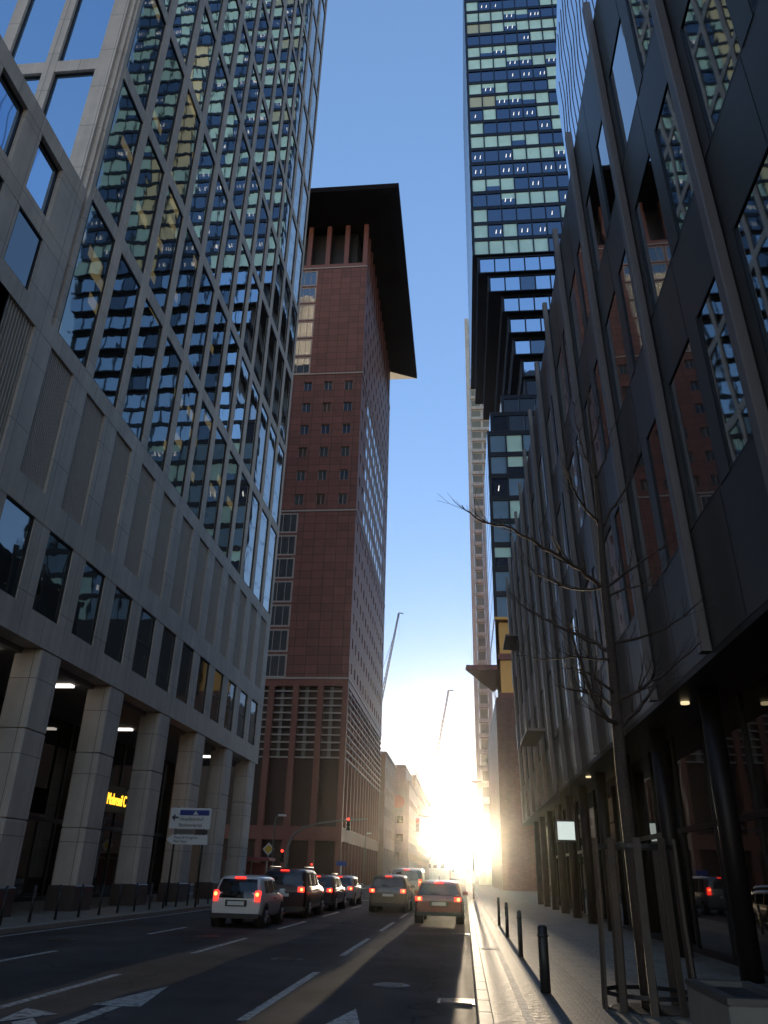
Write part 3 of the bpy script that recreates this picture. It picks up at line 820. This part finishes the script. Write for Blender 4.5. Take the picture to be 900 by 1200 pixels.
# cranes
def crane(x, y, zb, x2, y2, z2, label):
    e_ = empty('tower_crane', (x, y, 0), label, 'crane', 'cranes over the far roofs')
    b = MB(); s = 1.0
    for dx in (-s, s):
        for dy in (-s, s): b.bar((x+dx,y+dy,0),(x+dx,y+dy,zb), .14)
    z = 0; t = 1
    while z < zb-3:
        b.bar((x-s*t,y-s,z),(x+s*t,y-s,z+3), .08); b.bar((x-s,y-s*t,z),(x-s,y+s*t,z+3), .08); z += 3; t = -t
    b.build('mast', M['crane'], e_)
    A, B_ = Vector((x,y,zb)), Vector((x2,y2,z2)); d = B_-A; n = 26
    b = MB(); up = Vector((0,1,0)).cross(d).normalized()*-1; sd = d.cross(up).normalized()
    k = lambda t: .9*(1-.55*t)
    f3 = lambda t, j: A+d*t + (up*k(t)*1.3 if j == 0 else sd*k(t)*(1 if j == 1 else -1))
    for j in range(3): b.bar(f3(0,j), f3(1,j), .22)
    for i in range(n):
        t0, t1 = i/n, (i+1)/n
        for j in range(3): b.bar(f3(t0,j), f3(t1,(j+1)%3), .12)
    b.bar(B_, B_+Vector((2.2,0,-.4)), .3)
    b.build('jib', M['crane'], e_)
    b = MB(); c = A+Vector((-5,0,3)); b.bar(A, c, .3); b.box(c.x-2.2, c.x+1, c.y-1, c.y+1, c.z-1.6, c.z+.4); b.build('counterweight', M['crane'], e_)
    b = MB(); top = A+Vector((-2.5,0,13)); b.bar(A, top, .2); b.bar(top, A+d*.72+up*.9, .12); b.bar(top, c, .07); b.bar(B_, B_-Vector((0,0,14)), .05); b.build('pendant_rope', M['crane'], e_)
crane(-43, 400, 74, -33.1, 400, 131, 'luffing tower crane whose grey jib shows just right of the red granite tower')
crane(-17, 400, 33, -6.4, 400, 89, 'luffing tower crane with a tall thin jib over the low buildings left of the sun')

# ------------------------------------------------------------------ cars (built with the rear towards the camera)
def lerp(a, b, t): return a+(b-a)*t
def interp(tab, y):
    for (a, za), (b_, zb) in zip(tab, tab[1:]):
        if y <= b_: return lerp(za, zb, (y-a)/(b_-a) if b_ > a else 0)
    return tab[-1][1]
def make_car(name, label, cat, cx, y0, L, W, H, paint, style='hatch', tail='tall', plate=True, rails=False, dark_hatch=False, group='cars queueing at the red light'):
    root = empty(name, (cx, y0+L/2, 0), label, cat, group)
    hw = W/2; zb = .27; belt = .625*H if style != 'van' else .55*H
    if style in ('hatch','suv','estate'):
        rk = {'hatch': .34, 'suv': .30, 'estate': .42}[style]
        top = [(0,.52*H),(.03,.66*H),(rk*.5,.84*H),(rk,.955*H),(rk+.45,.995*H),(L*.48,H),(L*.60,.97*H),(L*.70,.80*H),(L*.76,.665*H),(L*.88,.62*H),(L*.97,.52*H),(L,.42*H)]
    else:
        top = [(0,.52*H),(.02,.66*H),(.08,.90*H),(.22,.965*H),(.6,.99*H),(L*.6,H),(L*.72,.96*H),(L*.82,.74*H),(L*.88,.60*H),(L*.95,.55*H),(L*.985,.48*H),(L,.40*H)]
    wid = [(0,.90),(.05,.95),(.25,.985),(.8,1),(L*.7,1),(L*.9,.965),(L*.97,.88),(L,.76)]
    hwr = hw*(.80 if style != 'van' else .86)
    ys = sorted(set([t[0] for t in top]+[.12,.25,.8,L*.3,L*.55,L*.65,L*.92]))
    def section(y):
        zt = interp(top, y); h = hw*interp(wid, y); r = hwr*min(1, interp(wid, y)+.02)
        zl = zb + (.06 if y < .1 or y > L-.12 else 0)
        b0 = min(belt, zt-.05)
        p = [(h*.84,zl),(h*.965,zl+.07),(h,zl+.22),(h*1.0,lerp(zl,b0,.72)),(h*.985,b0-.06),(h*.95,b0+.01)]
        if zt > belt+.14: p += [(lerp(h*.95,r,.9),zt-.11),(r*.93,zt-.045),(r*.6,zt-.008),(0,zt)]
        else: p += [(h*.93,zt-.035),(h*.86,zt-.02),(h*.5,zt),(0,zt+.005)]
        return p
    rings = []
    for y in ys:
        p = section(y)
        rings.append([(cx+x, y0+y, z) for x, z in p]+[(cx-x, y0+y, z) for x, z in reversed(p[:-1])])
    b = MB(); b.loft(rings, 0, cap=True, smooth=True)
    body = b.build('body', paint, root)
    def sidex(y, z):
        zt = interp(top, y); h = hw*interp(wid, y)*.95; r = hwr*min(1, interp(wid, y)+.02)
        return lerp(h, lerp(h, r, .9), max(0, min(1, (z-belt)/(zt-.11-belt)))) + .014
    ya, yb = (.55 if style != 'van' else .5), L*.685 if style != 'van' else L*.78
    cuts = [ya, lerp(ya, yb, .26), lerp(ya, yb, .62), yb]
    for sx in (-1, 1):
        for i in range(3):
            u, v = cuts[i]+.035, cuts[i+1]-.035
            b = MB(); n = 5; lo = []; hi = []
            for j in range(n+1):
                y = lerp(u, v, j/n); zt = interp(top, y)
                zl = belt+.035; zh = max(zl+.03, zt-.155)
                lo.append((cx+sx*sidex(y,zl), y0+y, zl)); hi.append((cx+sx*sidex(y,zh), y0+y, zh))
            for j in range(n):
                q = [lo[j], lo[j+1], hi[j+1], hi[j]]
                b.poly(q if sx > 0 else q[::-1], 0, True)
            b.build('side_window', M['car_glass'], root)
    # rear screen, follows the slope of the tail
    def reary(z):
        pr = top[0]
        for t in top[1:]:
            if t[1] >= z: return lerp(pr[0], t[0], (z-pr[1])/max(1e-4, t[1]-pr[1]))
            pr = t
        return pr[0]
    z0, z1 = (.555*H if dark_hatch else .66*H), .915*H
    b = MB(); n = 6
    for j in range(n):
        za, zc = lerp(z0,z1,j/n), lerp(z0,z1,(j+1)/n)
        def hx(z): return lerp(hw*.84, hwr*.84, (z-z0)/(z1-z0))
        m = 6
        for i in range(m):
            f0, f1 = -1+2*i/m, -1+2*(i+1)/m
            cv = lambda f: .035*f*f
            b.poly([(cx+f0*hx(za), y0+reary(za)-.022+cv(f0), za),(cx+f1*hx(za), y0+reary(za)-.022+cv(f1), za),
                    (cx+f1*hx(zc), y0+reary(zc)-.022+cv(f1), zc),(cx+f0*hx(zc), y0+reary(zc)-.022+cv(f0), zc)], 0, True)
    b.build('rear_window', M['car_glass'], root)
    # lamps
    for sx in (-1, 1):
        x = cx+sx*hw*.80
        b = MB()
        if tail == 'tall': b.bbox(x-.075, x+.095 if sx > 0 else x+.075, y0-.035, y0+.14, .50*H, .70*H, .02); zc = .63*H
        else: b.bbox(x-.15, x+.10, y0-.035, y0+.14, .52*H, .62*H, .02); zc = .57*H
        lm = b.build('tail_light', M['tail'], root)
        b = MB(); b.cyl((x, y0-.05, zc), .055, .03, 12, axis='y'); b.build('bulb', M['tail_hot'], lm)
    b = MB(); zt = .93*H; b.box(cx-.16, cx+.16, y0+reary(zt)-.07, y0+reary(zt)+.03, zt, zt+.045); b.build('brake_light', M['tail'], root)
    b = MB(); b.bbox(cx-hw*.94, cx+hw*.94, y0-.05, y0+.2, .27, .40, .03); b.build('bumper', M['plastic'], root); b = MB(); b.bbox(cx-hw*.94, cx+hw*.94, y0+L-.2, y0+L+.03, .22, .40, .03); b.build('bumper', M['plastic'], root)
    if plate:
        b = MB(); b.box(cx-.26, cx+.26, y0-.045, y0+.02, .46*H-.055, .46*H+.055); b.build('number_plate', M['plate'], root)
    b = MB(); b.box(cx-.34, cx+.34, y0-.012, y0+.05, .46*H-.09, .46*H+.09); b.build('plate_recess', M['plastic'], root)
    b = MB(); b.tube([(cx+.02, y0+reary(z0+.05)-.05, z0+.05),(cx-.30, y0+reary(z0+.10)-.05, z0+.10)], .012, 6); b.build('wiper', M['plastic'], root)
    rw_ = .31 if style == 'hatch' else .345
    for yy in (L*.17, L*.81):
        for sx in (-1, 1):
            xo = cx+sx*(hw+.006)
            b = MB(); b.cyl((min(xo, xo-sx*.30), y0+yy, rw_+.02), rw_+.055, .30, 22, axis='x'); b.build('wheel_arch', M['plastic'], root)
            xo = cx+sx*(hw+.018)
            b = MB(); b.cyl((min(xo, xo-sx*.21), y0+yy, rw_), rw_, .21, 24, axis='x'); wh = b.build('wheel', M['tyre'], root)
            b = MB(); x2 = cx+sx*(hw+.022); b.cyl((min(x2, x2-sx*.03), y0+yy, rw_), rw_*.62, .03, 18, axis='x')
            for kk in range(5):
                a = 2*math.pi*kk/5; b.bar((x2+sx*.004, y0+yy, rw_),(x2+sx*.004, y0+yy+rw_*.58*math.cos(a), rw_+rw_*.58*math.sin(a)), .028)
            b.build('rim', M['rim'], wh)
    for sx in (-1, 1):
        y = L*.655
        x = cx+sx*(hw*.98); b = MB(); b.bbox(x if sx > 0 else x-.2, x+.2 if sx > 0 else x, y0+y, y0+y+.10, belt+.01, belt+.15, .03); b.build('wing_mirror', paint, root)
        y = L*.52; b = MB(); xx = cx+sx*hw*1.005; b.box(xx-.012, xx+.012, y0+y-.18, y0+y, belt-.14, belt-.105); b.build('door_handle', M['plastic'], root)
    if rails:
        for sx in (-1, 1):
            b = MB(); x = cx+sx*hwr*.92; zz_ = H+.035
            b.tube([(x,y0+.5,H-.05),(x,y0+.6,zz_),(x,y0+L*.55,zz_),(x,y0+L*.58,H-.05)], .022, 6); b.build('roof_rail', M['steel'], root)
    b = MB(); b.bar((cx, y0+.75, H-.01),(cx, y0+.5, H+.14), .012); b.build('aerial', M['plastic'], root)
    return root
make_car('hatchback', 'small white hatchback with black tail panel and lit brake lamps, last in the left lane', 'car', -7.05, 25.9, 3.6, 1.64, 1.48, carpaint('white paint', (.62,.61,.60), 0), 'hatch', 'tall', True, False, True)
make_car('off_roader', 'tall dark maroon off-roader with roof rails, directly ahead of the white hatchback', 'car', -6.95, 32.0, 4.6, 1.88, 1.74, carpaint('maroon black paint', (.035,.010,.012)), 'suv', 'wide', True, True)
make_car('estate_car', 'dark grey estate car with silver roof glint, third in the left queue', 'car', -6.9, 38.8, 4.5, 1.78, 1.52, carpaint('dark grey paint', (.05,.05,.055)), 'estate', 'wide', True, True)
make_car('hatchback', 'silver hatchback at the head of the left queue, nearest the traffic lights', 'car', -6.9, 46.0, 4.1, 1.75, 1.5, carpaint('silver paint', (.30,.31,.33), .6), 'hatch', 'wide')
make_car('people_carrier', 'dark people carrier with bright plate alone in the middle lane', 'car', -3.55, 39.2, 4.5, 1.80, 1.60, carpaint('graphite paint', (.03,.03,.032)), 'suv', 'wide', True, False)
make_car('delivery_van', 'grey delivery van ahead of the dark people carrier in the middle lane', 'van', -3.35, 48.5, 5.0, 1.95, 1.98, carpaint('grey van paint', (.16,.16,.165)), 'van', 'tall')
make_car('estate_car', 'dark estate car, tinted red by sun flare, in the right lane under the low sun', 'car', -.98, 31.6, 4.5, 1.80, 1.44, carpaint('dark paint tinted flare red', (.10,.018,.02)), 'estate', 'wide', True, False)  # red of the sun flare put into this dark car's paint

# ------------------------------------------------------------------ traffic lights and signs
def signal_head(parent, x, y, ztop, s=1., n=3):
    """ztop = height of the red lamp"""
    b = MB(); b.bbox(x-.15*s, x+.15*s, y-.1, y+.12, ztop-.3*s*(n-1)-.19*s, ztop+.19*s, .03)
    hd = b.build('signal_head', M['dark_steel'], parent)
    for i in range(n):
        z = ztop-.3*s*i
        b = MB(); b.cyl((x, y-.125, z), .105*s, .03, 16, axis='y'); b.build('lamp', M['red_lamp'] if i == 0 else M['plastic'], hd)
        b = MB(); rr_ = .125*s
        pts = [(x+rr_*math.cos(a), z+rr_*math.sin(a)) for a in [R(-20+220*k/10) for k in range(11)]]
        for (xa,za),(xb,zb) in zip(pts, pts[1:]):
            b.poly([(xa,y-.11,za),(xb,y-.11,zb),(xb,y-.30*s,zb),(xa,y-.30*s,za)]); b.poly([(xa*1,y-.30*s,za+.008),(xb,y-.30*s,zb+.008),(xb,y-.11,zb+.008),(xa,y-.11,za+.008)])
        b.build('visor', M['dark_steel'], hd)
t = empty('traffic_light', (-13.3, 62, 0), 'traffic light mast with long curved arm reaching over the road, two red lamps', 'traffic light', 'red traffic lights')
b = MB(); b.tube([(-13.3,62,0),(-13.3,62,2.0),(-13.25,62,3.3),(-12.95,62,4.1),(-12.2,62,4.65),(-10.8,62,5.02),(-9.4,62,5.2),(-7.3,62,5.35)], [.11,.1,.09,.085,.08,.07,.06,.05], 10); b.build('mast_arm', M['steel'], t)
signal_head(t, -8.7, 61.8, 5.3); signal_head(t, -13.62, 61.8, 3.0)
t = empty('traffic_light', (.62, 63, 0), 'traffic light with thin arm from the right kerb, red lamp hanging left of the sun', 'traffic light', 'red traffic lights')
b = MB(); b.tube([(.62,63,.1),(.62,63,4.6),(.35,63,5.3),(-.6,63,5.6),(-3.5,63,5.72)], [.09,.08,.06,.045,.035], 8); b.build('mast_arm', M['dark_steel'], t)
signal_head(t, -3.52, 62.9, 5.35)
t = empty('traffic_light', (-16.2, 88.6, 0), 'short traffic light on a post in front of the red granite tower', 'traffic light', 'red traffic lights')
b = MB(); b.cyl((-16.2,88.6,.12), .05, 2.5, 10); b.build('post', M['steel'], t)
signal_head(t, -16.2, 88.45, 2.35)
t = empty('priority_sign', (-13.6, 57.2, 0), 'white edged yellow diamond priority sign on a post at the corner beyond the arcade', 'road sign')
b = MB(); b.cyl((-13.6,57.2,.12), .035, 3.2, 8); b.build('post', M['steel'], t)
def diamond(r, y0_, y1_): 
    b = MB(); b.loft([[(-13.6+r*math.cos(a), yy, 2.98+r*math.sin(a)) for a in (0,math.pi/2,math.pi,1.5*math.pi)] for yy in (y0_,y1_)], 0, cap=True); return b
diamond(.42, 57.12, 57.15).build('plate', M['sign_white'], t); diamond(.30, 57.105, 57.118).build('yellow_field', M['sign_yellow'], t)
t = empty('street_sign', (-13.1, 88.8, 0), 'pale blue topped sign on a slim post before the red granite tower', 'road sign')
b = MB(); b.cyl((-13.1,88.8,.12), .05, 2.3, 8); b.build('post', M['sign_white'], t)
b = MB(); b.bbox(-13.62,-12.58,88.7,88.76,2.3,2.72,.02); b.build('plate', M['sign_blue'], t)
def lamp_post(x, y, z, label, dx):
    t = empty('street_lamp', (x, y, 0), label, 'street lamp', 'street lamps')
    b = MB(); b.tube([(x,y,.1),(x,y,z*.9),(x+dx*.15,y,z),(x+dx,y,z+.15)], [.07,.05,.04,.035], 8); b.build('pole', M['steel'], t)
    b = MB(); b.bbox(x+dx-.1, x+dx+.45, y-.12, y+.12, z+.08, z+.2, .03); b.build('lamp_head', M['sign_white'], t)
lamp_post(-11.95, 100, 5.9, 'slim street lamp on the kerb beside the red granite tower', .25)
lamp_post(-13.1, 56.3, 5.0, 'street lamp at the corner past the last arcade column', .3)
# direction sign
t = empty('direction_sign', (-12.2, 36, 0), 'white direction sign with blue header and left arrow, above a narrower white arrow panel', 'road sign')
b = MB(); b.cyl((-12.9,36.06,.12), .05, 4.0, 10); b.cyl((-11.6,36.06,.12), .05, 4.0, 10); b.build('post', M['dark_steel'], t)
b = MB(); b.bbox(-13.2,-11.3,35.94,36,3.22,4.09,.02); pl = b.build('panel', M['sign_white'], t)
b = MB(); b.box(-12.75,-11.4,35.925,35.938,3.78,4.0); b.build('blue_header', M['sign_blue'], pl)
b = MB(); b.poly([(-12.15,35.92,3.81),(-12.02,35.92,3.97),(-11.89,35.92,3.81)]); b.build('header_symbol', M['sign_white'], pl)
text_mesh('lettering', 'Hauptbahnhof', .20, M['sign_black'], pl, (-12.75, 35.93, 3.56), FACE_CAM, .004, sx=.98)
text_mesh('lettering', 'Bankenviertel', .20, M['sign_black'], pl, (-12.75, 35.93, 3.31), FACE_CAM, .004, sx=.98)
b = MB(); y = 35.93
b.poly([(-13.12,y,3.68),(-12.95,y,3.53),(-12.95,y,3.83)]); b.poly([(-12.96,y,3.64),(-12.8,y,3.64),(-12.8,y,3.72),(-12.96,y,3.72)]); b.build('left_arrow', M['sign_black'], pl)
b = MB(); b.bbox(-12.9,-12.0,35.95,36,3.0,3.19,.01); b.build('small_panel', M['steel'], t)
b = MB(); b.bbox(-11.95,-11.4,35.95,36,3.0,3.19,.01); b.build('dark_panel', M['sign_black'], t)
b = MB(); b.loft([[(-13.25,yy,2.77),(-12.95,yy,2.58),(-11.35,yy,2.58),(-11.35,yy,2.97),(-12.95,yy,2.97)] for yy in (35.94,36)], 0, cap=True); pl = b.build('arrow_panel', M['sign_white'], t)
text_mesh('lettering', 'Messe & Kongress', .15, M['sign_black'], pl, (-12.9, 35.93, 2.81), FACE_CAM, .004, sx=.98)
text_mesh('lettering', 'Alte Oper', .15, M['sign_black'], pl, (-12.9, 35.93, 2.65), FACE_CAM, .004, sx=.98)
# shelter at the corner
t = empty('shelter', (-14.6, 56, 0), 'low shelter tinted by red flare, with pale posts, past the last arcade column', 'shelter')
b = MB(); b.bbox(-16.1,-13.0,55,56.9,2.2,2.42,.03); b.build('roof', M['flare_red'], t)
for x in (-16.0,-14.6,-13.15):
    for y in (55.1,56.75):
        b = MB(); b.box(x-.05,x+.05,y-.05,y+.05,.12,2.2); b.build('post', M['white_frame'], t)
b = MB(); b.box(-15.95,-13.2,56.72,56.76,.4,2.1); b.build('back_panel', M['flare_red'], t)
# hanging display sign under the bronze block
t = empty('hanging_sign', (3.87, 32.1, 0), 'small backlit sign hanging under the soffit of the bronze block', 'sign')
b = MB(); b.bbox(3.48,4.26,32.05,32.17,2.88,3.66,.02); b.bar((3.65,32.11,3.66),(3.65,32.11,4.92),.02); b.bar((4.1,32.11,3.66),(4.1,32.11,4.92),.02); b.build('case', M['dark_steel'], t)
b = MB(); b.box(3.55,4.19,32.03,32.047,2.95,3.59); b.build('display', M['display'], t)

# ------------------------------------------------------------------ bollards
def bollard(x, y, r, h, label, group, mat, name='bollard'):
    b = MB(); b.cyl((x,y,.121), r, h-.03, 12, r2=r*.96); b.cyl((x,y,.121+h-.03), r*.96, .03, 12, r2=r*.55); b.cyl((x,y,.121+h*.82), r*1.12, .03, 12)
    o = b.build(name, mat); return tag(o, label, 'bollard', group)
o = bollard(-12.3, 21.9, .04, .95, 'thin dark bollard in the row along the kerb in front of the arcade', 'bollards along the left pavement', M['dark_steel'])
for i in range(1, 20):
    c = o.copy(); COL.objects.link(c); c.location = (0, 1.52*i, 0)
bollard(1.12, 13, .075, .86, 'thick dark post nearest the tree guard, at the edge of the cycle track', 'posts along the cycle track', M['dark_steel'])
o = bollard(1.12, 18.4, .05, .86, 'slim dark post beyond the nearest thick one, along the cycle track', 'posts along the cycle track', M['dark_steel'])
for i in range(1, 3):
    c = o.copy(); COL.objects.link(c); c.location = (0, 5.6*i, 0)

# ------------------------------------------------------------------ tree with guard
TX, TY = 2.33, 11.8
t = empty('bare_tree', (TX, TY, 0), 'young bare tree with thin upswept branches standing inside a slatted guard', 'tree')
def wp(px, py, y):
    v = CR @ Vector((px-CX, CY-py, -CF)); v *= y/v.y; return Vector((v.x, y, v.z+CH))
b = MB()
tr = [Vector((TX,TY,.1)),Vector((2.29,TY,1.6)),Vector((2.27,TY,3.07)),wp(722,830,TY+.05),wp(716,760,TY),wp(708,685,TY-.05),wp(703,610,TY),wp(696,540,TY+.05),wp(690,480,TY),wp(687,425,TY)]
b.tube(tr, [.115,.092,.086,.08,.07,.058,.046,.034,.022,.007], 10); b.build('trunk', M['bark'], t)
br_ = MB(); tw = random.Random(5)
def branch(pts, d0, d1, r0):
    """pts in the photograph give the spread; d0..d1 the depth run from the trunk"""
    n = len(pts); P_ = [wp(x, y, TY+lerp(d0, d1, i/(n-1))) for i, (x, y) in enumerate(pts)]
    Q = []
    for i in range(n-1):
        for k in range(4):
            tt = k/4; p0 = P_[max(i-1,0)]; p1 = P_[i]; p2 = P_[i+1]; p3 = P_[min(i+2,n-1)]
            q = .5*((2*p1)+(p2-p0)*tt+(2*p0-5*p1+4*p2-p3)*tt*tt+(3*p1-p0-3*p2+p3)*tt**3)
            Q.append(q+Vector((tw.uniform(-1,1),tw.uniform(-1,1),tw.uniform(-1,1)))*.018)
    Q.append(P_[-1]); m = len(Q)
    br_.tube(Q, [r0*(1-.85*i/(m-1))+.003 for i in range(m)], 6)
    for i in range(3, m-1, 2):              # side twigs
        for s in range(tw.choice((2,2,3,4))):
            d = (Q[i+1]-Q[i-1]).normalized()
            sd = Vector((tw.uniform(-1,1),tw.uniform(-1,1),tw.uniform(.1,1))).normalized()
            L_ = tw.uniform(.25,.9)*(.6+.4*(1-i/m))
            e0 = Q[i]; v = (d*.9+sd*.8).normalized(); e1 = e0+v*L_*.5; e2 = e1+(v+Vector((0,0,.5))).normalized()*L_*.5
            rr0 = max(.004, r0*(1-.85*i/(m-1))*.5)
            br_.tube([e0,e1,e2], [rr0,rr0*.7,.0025], 5)
            if L_ > .5:
                e3 = e1+(v+sd*tw.uniform(.3,.9)).normalized()*L_*.4; br_.tube([e1,e3], [rr0*.6,.0025], 4)
branch([(725,850),(708,838),(690,805),(676,765),(668,735)], 0, -.9, .04)
branch([(723,835),(700,815),(668,808),(650,803)], 0, .9, .028)
branch([(720,812),(690,790),(658,783)], 0, -.6, .02)
branch([(726,850),(748,832),(765,806),(772,775)], 0, .8, .038)
branch([(724,820),(755,805),(790,780),(822,752)], 0, -.8, .028)
branch([(716,765),(690,750),(645,728),(615,712),(598,695)], 0, 1.0, .034)
branch([(718,775),(680,770),(640,772),(605,768)], 0, -.8, .016)
branch([(716,755),(748,748),(790,730),(825,700)], 0, .7, .028)
branch([(708,690),(680,668),(648,648),(600,620),(565,612),(541,592)], 0, -1.0, .034)
branch([(708,690),(670,690),(630,672),(612,655)], 0, .8, .02)
branch([(709,690),(732,672),(757,655),(780,640)], 0, .9, .028)
branch([(711,700),(740,688),(772,686)], 0, -.7, .018)
branch([(703,620),(722,590),(740,560),(748,535)], 0, .6, .024)
branch([(703,615),(682,590),(668,560),(662,530)], 0, -.6, .024)
branch([(698,560),(712,530),(716,500)], 0, .5, .016)
branch([(698,560),(684,530),(676,500),(672,470)], 0, .5, .018)
branch([(694,520),(702,490),(706,462)], 0, -.4, .012)
br_.build('crown', M['bark'], t)
g = empty('tree_guard', (TX, TY, 0), 'tall timber slat guard ring around the bare street tree', 'tree guard')
for k in range(10):
    a = 2*math.pi*(k+.3)/10
    b = MB(); ca, sa = math.cos(a), math.sin(a); tx, ty = -sa*.048, ca*.048
    def pt(r, z, s, i): return (TX+ca*(r+i)+tx*s, TY+sa*(r+i)+ty*s, z)
    rg = []
    for r_, z in ((.58,.122),(.54,1.1),(.53,2.12)):
        rg.append([pt(r_,z,-1,0),pt(r_,z,1,0),pt(r_,z,1,.035),pt(r_,z,-1,.035)])
    b.loft(rg, 0, cap=True); b.build('slat', M['wood_slat'], g)
for r_, z in ((.565,.28),(.535,2.0)):
    b = MB(); n = 36
    for r2 in (0,): 
        b.loft([[(TX+(r_-.012+dr)*math.cos(2*math.pi*i/n), TY+(r_-.012+dr)*math.sin(2*math.pi*i/n), z+dz) for i in range(n)] for dr, dz in ((0,0),(.012,0),(.012,.05),(0,.05),(0,0))], 0)
    b.build('hoop', M['dark_steel'], g)
b = MB(); n = 24
b.loft([[(TX+r_*math.cos(2*math.pi*i/n), TY+r_*math.sin(2*math.pi*i/n), .124+z) for i in range(n)] for r_, z in ((.02,.006),(.50,.006),(.52,0))], 0); b.build('soil_grate', M['dark_steel'], g)
# concrete box
t = empty('concrete_box', (2.95, 10.2, 0), 'low concrete box with steel framed dark hatch on top, beside the tree guard', 'utility box')
b = MB(); b.bbox(2.6,3.32,9.3,10.95,.121,.50,.02); b.build('block', M['concrete'], t)
b = MB()
for q in ((2.6,3.32,9.3,9.42),(2.6,3.32,10.83,10.95),(2.6,2.70,9.421,10.829),(3.22,3.32,9.421,10.829)): b.box(q[0]-.01,q[1]+.01,q[2],q[3],.502,.56)
b.build('frame', M['steel'], t)
b = MB(); b.box(2.78,3.14,9.6,10.6,.503,.525); b.build('hatch', M['plastic'], t)

# ------------------------------------------------------------------ sun, sky, air
EL, AZ = R(1.8), math.atan2(.00344, .9998)
sd = Vector((math.sin(AZ)*math.cos(EL), math.cos(AZ)*math.cos(EL), math.sin(EL)))
sl = bpy.data.lights.new('sun', 'SUN'); sl.energy = 3.4; sl.angle = R(.4); sl.color = (1,.80,.55)
so = bpy.data.objects.new('sun', sl); COL.objects.link(so); so.rotation_euler = sd.to_track_quat('Z','Y').to_euler()
wd = bpy.data.worlds.new('World'); S.world = wd; wd.use_nodes = True; n = wd.node_tree
bg = n.nodes['Background']; bg.inputs['Strength'].default_value = .15
sky = n.nodes.new('ShaderNodeTexSky'); sky.sky_type = 'NISHITA'; sky.sun_disc = False
sky.sun_elevation = EL; sky.sun_rotation = AZ; sky.altitude = 100; sky.air_density = 1.; sky.dust_density = .12; sky.ozone_density = 2.4
gm = n.nodes.new('ShaderNodeGamma'); gm.inputs[1].default_value = .5
wb = n.nodes.new('ShaderNodeMix'); wb.data_type = 'RGBA'; wb.blend_type = 'MULTIPLY'; wb.inputs['Factor'].default_value = 1; wb.inputs['B'].default_value = (.83,1.10,1.58,1)
n.links.new(sky.outputs[0], gm.inputs[0]); n.links.new(gm.outputs[0], wb.inputs['A']); 
def wmath(op, a, b=None, clamp=False):
    x = n.nodes.new('ShaderNodeMath'); x.operation = op; x.use_clamp = clamp
    for i, v in enumerate((a, b)):
        if v is None: continue
        if isinstance(v, (int, float)): x.inputs[i].default_value = v
        else: n.links.new(v, x.inputs[i])
    return x.outputs[0]
tc = n.nodes.new('ShaderNodeTexCoord'); sp = n.nodes.new('ShaderNodeSeparateXYZ'); n.links.new(tc.outputs['Generated'], sp.inputs[0])
# pinkish brightening added to the sky opposite the sun, to light shaded fronts
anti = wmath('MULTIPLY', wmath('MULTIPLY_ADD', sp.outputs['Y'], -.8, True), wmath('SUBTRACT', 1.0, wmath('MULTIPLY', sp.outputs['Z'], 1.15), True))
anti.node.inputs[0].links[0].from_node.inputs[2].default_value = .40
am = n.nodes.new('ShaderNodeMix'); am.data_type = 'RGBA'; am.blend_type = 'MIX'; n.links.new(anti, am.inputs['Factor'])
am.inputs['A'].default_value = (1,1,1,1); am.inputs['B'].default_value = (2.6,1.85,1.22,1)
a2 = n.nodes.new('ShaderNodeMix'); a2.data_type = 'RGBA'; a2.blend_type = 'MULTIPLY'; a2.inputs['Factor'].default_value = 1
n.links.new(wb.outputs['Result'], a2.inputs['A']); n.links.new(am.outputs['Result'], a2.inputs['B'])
# bright aureole round the sun
dt = n.nodes.new('ShaderNodeVectorMath'); dt.operation = 'DOT_PRODUCT'; dt.inputs[1].default_value = tuple(sd); n.links.new(tc.outputs['Generated'], dt.inputs[0])
dc = wmath('MAXIMUM', dt.outputs['Value'], 0.0)
glow = wmath('ADD', wmath('MULTIPLY', wmath('POWER', dc, 2200.), 260.), wmath('MULTIPLY', wmath('POWER', dc, 260.), 1.5))
gc = n.nodes.new('ShaderNodeMix'); gc.data_type = 'RGBA'; gc.blend_type = 'MULTIPLY'; gc.inputs['Factor'].default_value = 1
gc.inputs['A'].default_value = (1,.92,.76,1); n.links.new(glow, gc.inputs['B'])
gs = n.nodes.new('ShaderNodeMix'); gs.data_type = 'RGBA'; gs.blend_type = 'ADD'; gs.inputs['Factor'].default_value = 1; gs.clamp_result = False
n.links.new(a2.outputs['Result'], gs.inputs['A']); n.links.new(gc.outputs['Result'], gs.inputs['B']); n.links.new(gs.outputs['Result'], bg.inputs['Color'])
hz = MB(); hz.box(-710, 710, -260, 1110, -1.1, 215)
hm = bpy.data.materials.new('street haze'); hm.use_nodes = True; hn = hm.node_tree; hn.nodes.remove(hn.nodes['Principled BSDF'])
pv = hn.nodes.new('ShaderNodeVolumePrincipled'); pv.inputs['Color'].default_value = (1,.95,.88,1); pv.inputs['Density'].default_value = .00007; pv.inputs['Anisotropy'].default_value = .97
hn.links.new(pv.outputs[0], hn.nodes['Material Output'].inputs['Volume'])
tag(hz.build('haze', hm), kind='stuff')
S.view_settings.view_transform = 'Standard'; S.view_settings.look = 'None'; S.view_settings.gamma = 1; S.view_settings.use_curve_mapping = False
S.view_settings.exposure = 1.85
S.cycles.use_denoising = True
S.cycles.max_bounces = 8; S.cycles.glossy_bounces = 5; S.cycles.diffuse_bounces = 3
